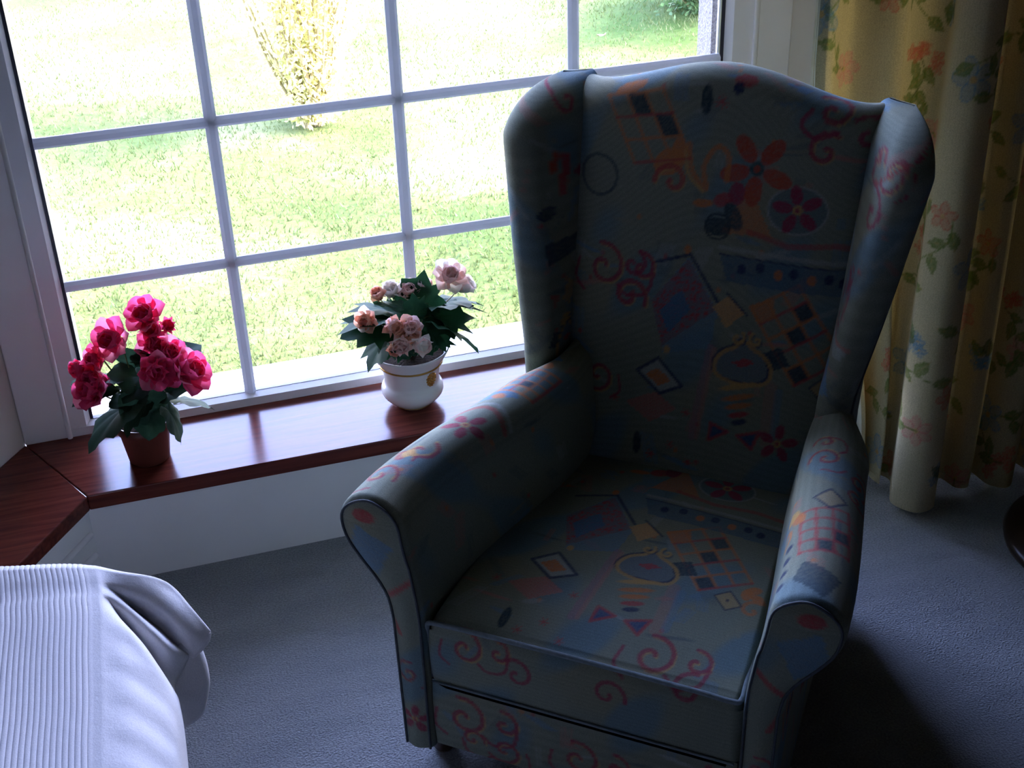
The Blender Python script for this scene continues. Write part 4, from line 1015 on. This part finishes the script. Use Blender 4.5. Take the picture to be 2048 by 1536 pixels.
def pale_begonia():
    g = random.Random(9); bx, by = .486, -.108
    root = empty('pale_begonia', (bx, by, LZ)); tag(root, 'pale pink begonia in a white and gold ceramic pot on the window ledge', 'potted plant')
    prof = [(0, 0), (.036, 0), (.039, .002), (.040, .006), (.052, .014), (.064, .028), (.067, .040), (.064, .050), (.0595, .056), (.0585, .064), (.060, .082), (.064, .099), (.066, .101), (.067, .104), (.076, .118), (.083, .130), (.0845, .134), (.081, .1355), (.074, .124), (.064, .104)]
    pt = ob('pot', lathe(smooth_path([(a, 0, b_) for a, b_ in prof[1:]], 3)[:, [0, 2]].tolist(), M['ceramic'], 64), root)
    def band(r, z, w): return tube([(r * math.cos(t), r * math.sin(t), z) for t in np.linspace(0, 2 * PI, 65)[:-1]], w, M['gold'], 6, True)
    ob('gold_band', band(.0672, .1025, .0024), pt); ob('gold_band', band(.0403, .004, .0009), pt)
    ob('rim_band', tube([(.0672 * math.cos(t), .0672 * math.sin(t), .1062) for t in np.linspace(0, 2 * PI, 65)[:-1]], .0009, M['gold'], 6, True), pt)
    # raised gold medallion of little bosses on the right of the pot's front
    bm = bmesh.new(); gg = random.Random(2); ang = math.radians(-58)
    def onpot(a, z, out=.0):
        r = float(np.interp(z, [.056, .064, .082, .099], [.0595, .0585, .060, .064])) + out; return Vector((r * math.cos(a), r * math.sin(a), z))
    for i in range(26):
        q = 2 * PI * i / 13 if i < 13 else 2 * PI * i / 9; rr = (.0125 if i < 13 else .007) * (1 if i < 22 else .3)
        c = onpot(ang + rr * math.cos(q) / .06 * .85, .078 + rr * 1.15 * math.sin(q))
        bmesh.ops.create_icosphere(bm, subdivisions=1, radius=.0030 + gg.random() * .0014, matrix=Matrix.Translation(c))
    me_ = bpy.data.meshes.new('m'); bm.to_mesh(me_); bm.free(); me_.materials.append(M['gold']); me_.shade_smooth()
    ob('gold_medallion', me_, pt)
    ob('soil', lathe([(0, .120), (.03, .121), (.072, .118)], M['soil'], 24, False), root)
    for (x, y, z, s, look, cols) in PALE_BLOOMS:
        bloom(root, (x, y, z), s * 1.15, look, 'pale', cols, g, 1.0 if s > .8 else .5)
        ob('stem', tube(smooth_path([(x * .15, y * .15, .11), (x * .5, y * .5, .115 + (z - .115) * .6), (x, y, z)], 5), .0013, M['stem_pale'], 6), root)
    for (x, y, z, dx, dy, dz, s, r) in PALE_LEAVES:
        add_leaf(root, 'leaf2', (x, y, z), (dx, dy, dz), s, r, g)
        ob('leaf_stalk', tube(smooth_path([(x * .15, y * .15, .11), (x * .6, y * .6, .112 + (z - .112) * .8), (x, y, z)], 4), .0014, M['stem'], 5), root)
PINK_BLOOMS = [
    (0.0474, 0.0, 0.3103, 1.15, (-0.25, -0.55, 0.71), 1),
    (0.0779, 0.0, 0.286, 0.55, (0.15, -0.78, 0.52), 0),
    (-0.0112, -0.02, 0.2895, 1.25, (-0.45, -0.59, 0.31), 1),
    (0.0568, 0.0, 0.2799, 0.8, (-0.17, -0.56, 0.51), 0),
    (0.0431, -0.015, 0.2613, 1.0, (0.18, -1.1, 0.52), 1),
    (0.0683, -0.02, 0.2345, 1.05, (0.43, -0.95, 0.82), 1),
    (0.0364, -0.05, 0.2286, 1.1, (0.27, -1.08, 0.27), 1),
    (0.0896, -0.05, 0.2013, 1.35, (0.6, -0.49, 0.48), 1),
    (0.065, -0.03, 0.2066, 0.9, (0.15, -0.83, 0.27), 0),
    (-0.0514, -0.02, 0.2531, 0.85, (-1.04, -0.82, 0.55), 1),
    (-0.0787, -0.01, 0.2352, 0.7, (-1.27, -0.95, 0.38), 0),
    (-0.0604, -0.035, 0.2273, 1.0, (-0.93, -0.91, 0.26), 1),
    (-0.0694, -0.05, 0.1959, 1.15, (-0.73, -0.74, 0.64), 1),
    (-0.0426, -0.03, 0.1985, 0.6, (-0.88, -0.45, 0.77), 0),
    (0.084, 0.0, 0.2062, 0.7, (0.25, -0.88, 0.68), 1),
]
PALE_BLOOMS = [
    (0.089, -0.0, 0.2748, 1.15, (0.15, -0.6, 0.75), ('pale','cream_petal')),
    (0.1126, 0.01, 0.2429, 0.75, (0.6, -0.3, 0.5), ('cream_petal','pale')),
    (0.0125, 0.04, 0.2369, 0.85, (0, -0.5, 0.8), ('pale','cream_petal')),
    (-0.0188, 0.045, 0.2354, 0.75, (-0.2, -0.4, 0.8), ('cream_petal',)),
    (0.0425, 0.045, 0.2293, 0.75, (0.2, -0.3, 0.9), ('pale','cream_petal')),
    (-0.0464, 0.03, 0.2403, 0.6, (-0.3, -0.3, 0.8), ('peach','pale')),
    (-0.0835, -0.04, 0.2391, 0.85, (-0.6, -0.7, 0.2), ('peach','cream_petal')),
    (-0.0519, -0.05, 0.2314, 0.8, (0.2, -0.9, 0.1), ('peach','pale')),
    (-0.012, -0.065, 0.2084, 0.9, (0, -0.7, 0.6), ('pale','peach')),
    (-0.0261, -0.07, 0.1892, 0.75, (-0.3, -0.9, 0.2), ('pale','cream_petal')),
    (-0.0033, -0.07, 0.1849, 0.8, (0.3, -0.9, 0.1), ('cream_petal','pale')),
    (-0.0429, -0.065, 0.1874, 0.6, (-0.2, -0.9, -0.1), ('peach','peach')),
]
PINK_LEAVES = [
    (0.0144, -0.03, 0.162, -0.915, -0.312, -0.255, 1.51, 0.3),
    (0.029, -0.02, 0.1878, -0.812, -0.144, 0.566, 0.81, -0.5),
    (0.0137, -0.01, 0.2082, -0.114, -0.157, 0.981, 0.75, 0.2),
    (0.0224, -0.05, 0.1602, -0.8, -0.539, -0.265, 0.55, 0.2),
    (0.0502, -0.03, 0.1431, 0.991, 0.0, -0.132, 0.97, -0.35),
    (0.041, -0.045, 0.1535, 0.483, -0.296, -0.824, 0.99, -0.4),
    (0.0206, -0.05, 0.1491, -0.326, -0.503, -0.8, 0.7, 0.0),
    (0.0167, -0.05, 0.1841, -0.701, -0.364, -0.614, 0.97, 0.3),
    (0.0552, 0.01, 0.1546, 0.684, 0.235, 0.691, 1.0, -0.3),
    (0.038, 0.0, 0.1751, 0.425, 0.0, 0.905, 0.81, 0.1),
    (-0.0183, 0.0, 0.1863, -0.896, -0.113, 0.43, 1.04, 0.3),
    (-0.0291, -0.01, 0.1825, -0.963, -0.242, 0.123, 0.97, 0.2),
    (0.0362, 0.0, 0.1639, 0.723, 0.198, 0.662, 1.19, 0.2),
    (0.0183, -0.04, 0.1896, -0.796, -0.604, 0.042, 0.58, 0.0),
    (0.0325, -0.02, 0.2099, -0.039, -0.194, 0.98, 0.6, -0.2),
    (0.0424, -0.02, 0.1507, 0.691, -0.5, 0.522, 0.71, 0.2),
    (0.0252, -0.03, 0.2279, -0.345, -0.601, 0.721, 0.39, 0.0),
    (0.0598, 0.0, 0.2504, 0.91, 0.386, -0.153, 0.61, 0.3),
    (0.0035, -0.04, 0.1584, -0.844, -0.373, 0.385, 0.63, -0.2),
    (0.0001, -0.05, 0.1988, 0.213, -0.405, -0.889, 0.87, 0.3),
]
PALE_LEAVES = [
    (0.014, -0.02, 0.146, 0.40, -0.85, 0.10, .46, .2),
    (-0.014, -0.022, 0.146, -0.45, -0.85, 0.10, .46, -.2),
    (0.035, -0.01, 0.152, 0.80, -0.55, 0.12, .60, .3),
    (-0.035, -0.01, 0.152, -0.85, -0.5, 0.12, .60, -.3),
    (0.0, -0.02, 0.160, 0.05, -0.95, 0.1, .5, .0),
    (0.02, 0.01, 0.17, 0.5, 0.3, 0.8, .8, .2),
    (-0.015, 0.015, 0.17, -0.4, 0.3, 0.85, .8, -.2),
    (0.0164, -0.0, 0.1966, 0.245, 0.234, 0.941, 1.0, 0.3),
    (0.0392, -0.0, 0.216, 0.968, -0.197, 0.154, 1.2, -0.4),
    (0.0613, -0.0, 0.2238, 0.974, 0.224, -0.013, 1.05, -0.2),
    (0.0208, -0.03, 0.2106, 0.906, -0.081, -0.415, 1.44, -0.3),
    (0.0208, -0.03, 0.2106, 0.998, 0.0, 0.061, 1.14, 0.3),
    (-0.0154, -0.0, 0.2024, -0.932, -0.183, 0.313, 1.28, 0.3),
    (-0.0305, -0.02, 0.2033, -0.98, -0.103, 0.172, 1.14, -0.2),
    (-0.0333, -0.03, 0.1971, -0.819, -0.365, -0.443, 0.97, 0.2),
    (-0.0107, 0.02, 0.2035, -0.872, 0.0, 0.49, 1.03, 0.2),
    (-0.0071, -0.02, 0.234, -0.513, 0.666, 0.542, 0.35, 0.0),
    (0.0018, -0.02, 0.2091, -0.676, 0.3, 0.673, 0.78, 0.3),
    (0.0054, -0.05, 0.2116, 0.469, -0.386, -0.795, 0.61, -0.3),
    (-0.0002, -0.03, 0.2144, -0.684, -0.725, -0.075, 0.49, 0.2),
    (0.0187, -0.04, 0.2159, 0.592, -0.338, -0.732, 0.7, -0.2),
    (0.0306, -0.03, 0.1971, 0.763, -0.327, -0.557, 0.72, 0.2),
    (0.0054, -0.01, 0.2269, 0.912, 0.258, 0.318, 0.46, 0.0),
    (-0.0134, -0.04, 0.2101, -0.871, -0.363, -0.331, 0.81, 0.1),
    (0.0103, -0.03, 0.2125, 0.068, 0.0, 0.998, 0.54, 0.2),
    (0.0427, -0.03, 0.2183, 0.764, -0.329, -0.555, 0.72, -0.5),
]

pink_begonia(); pale_begonia()
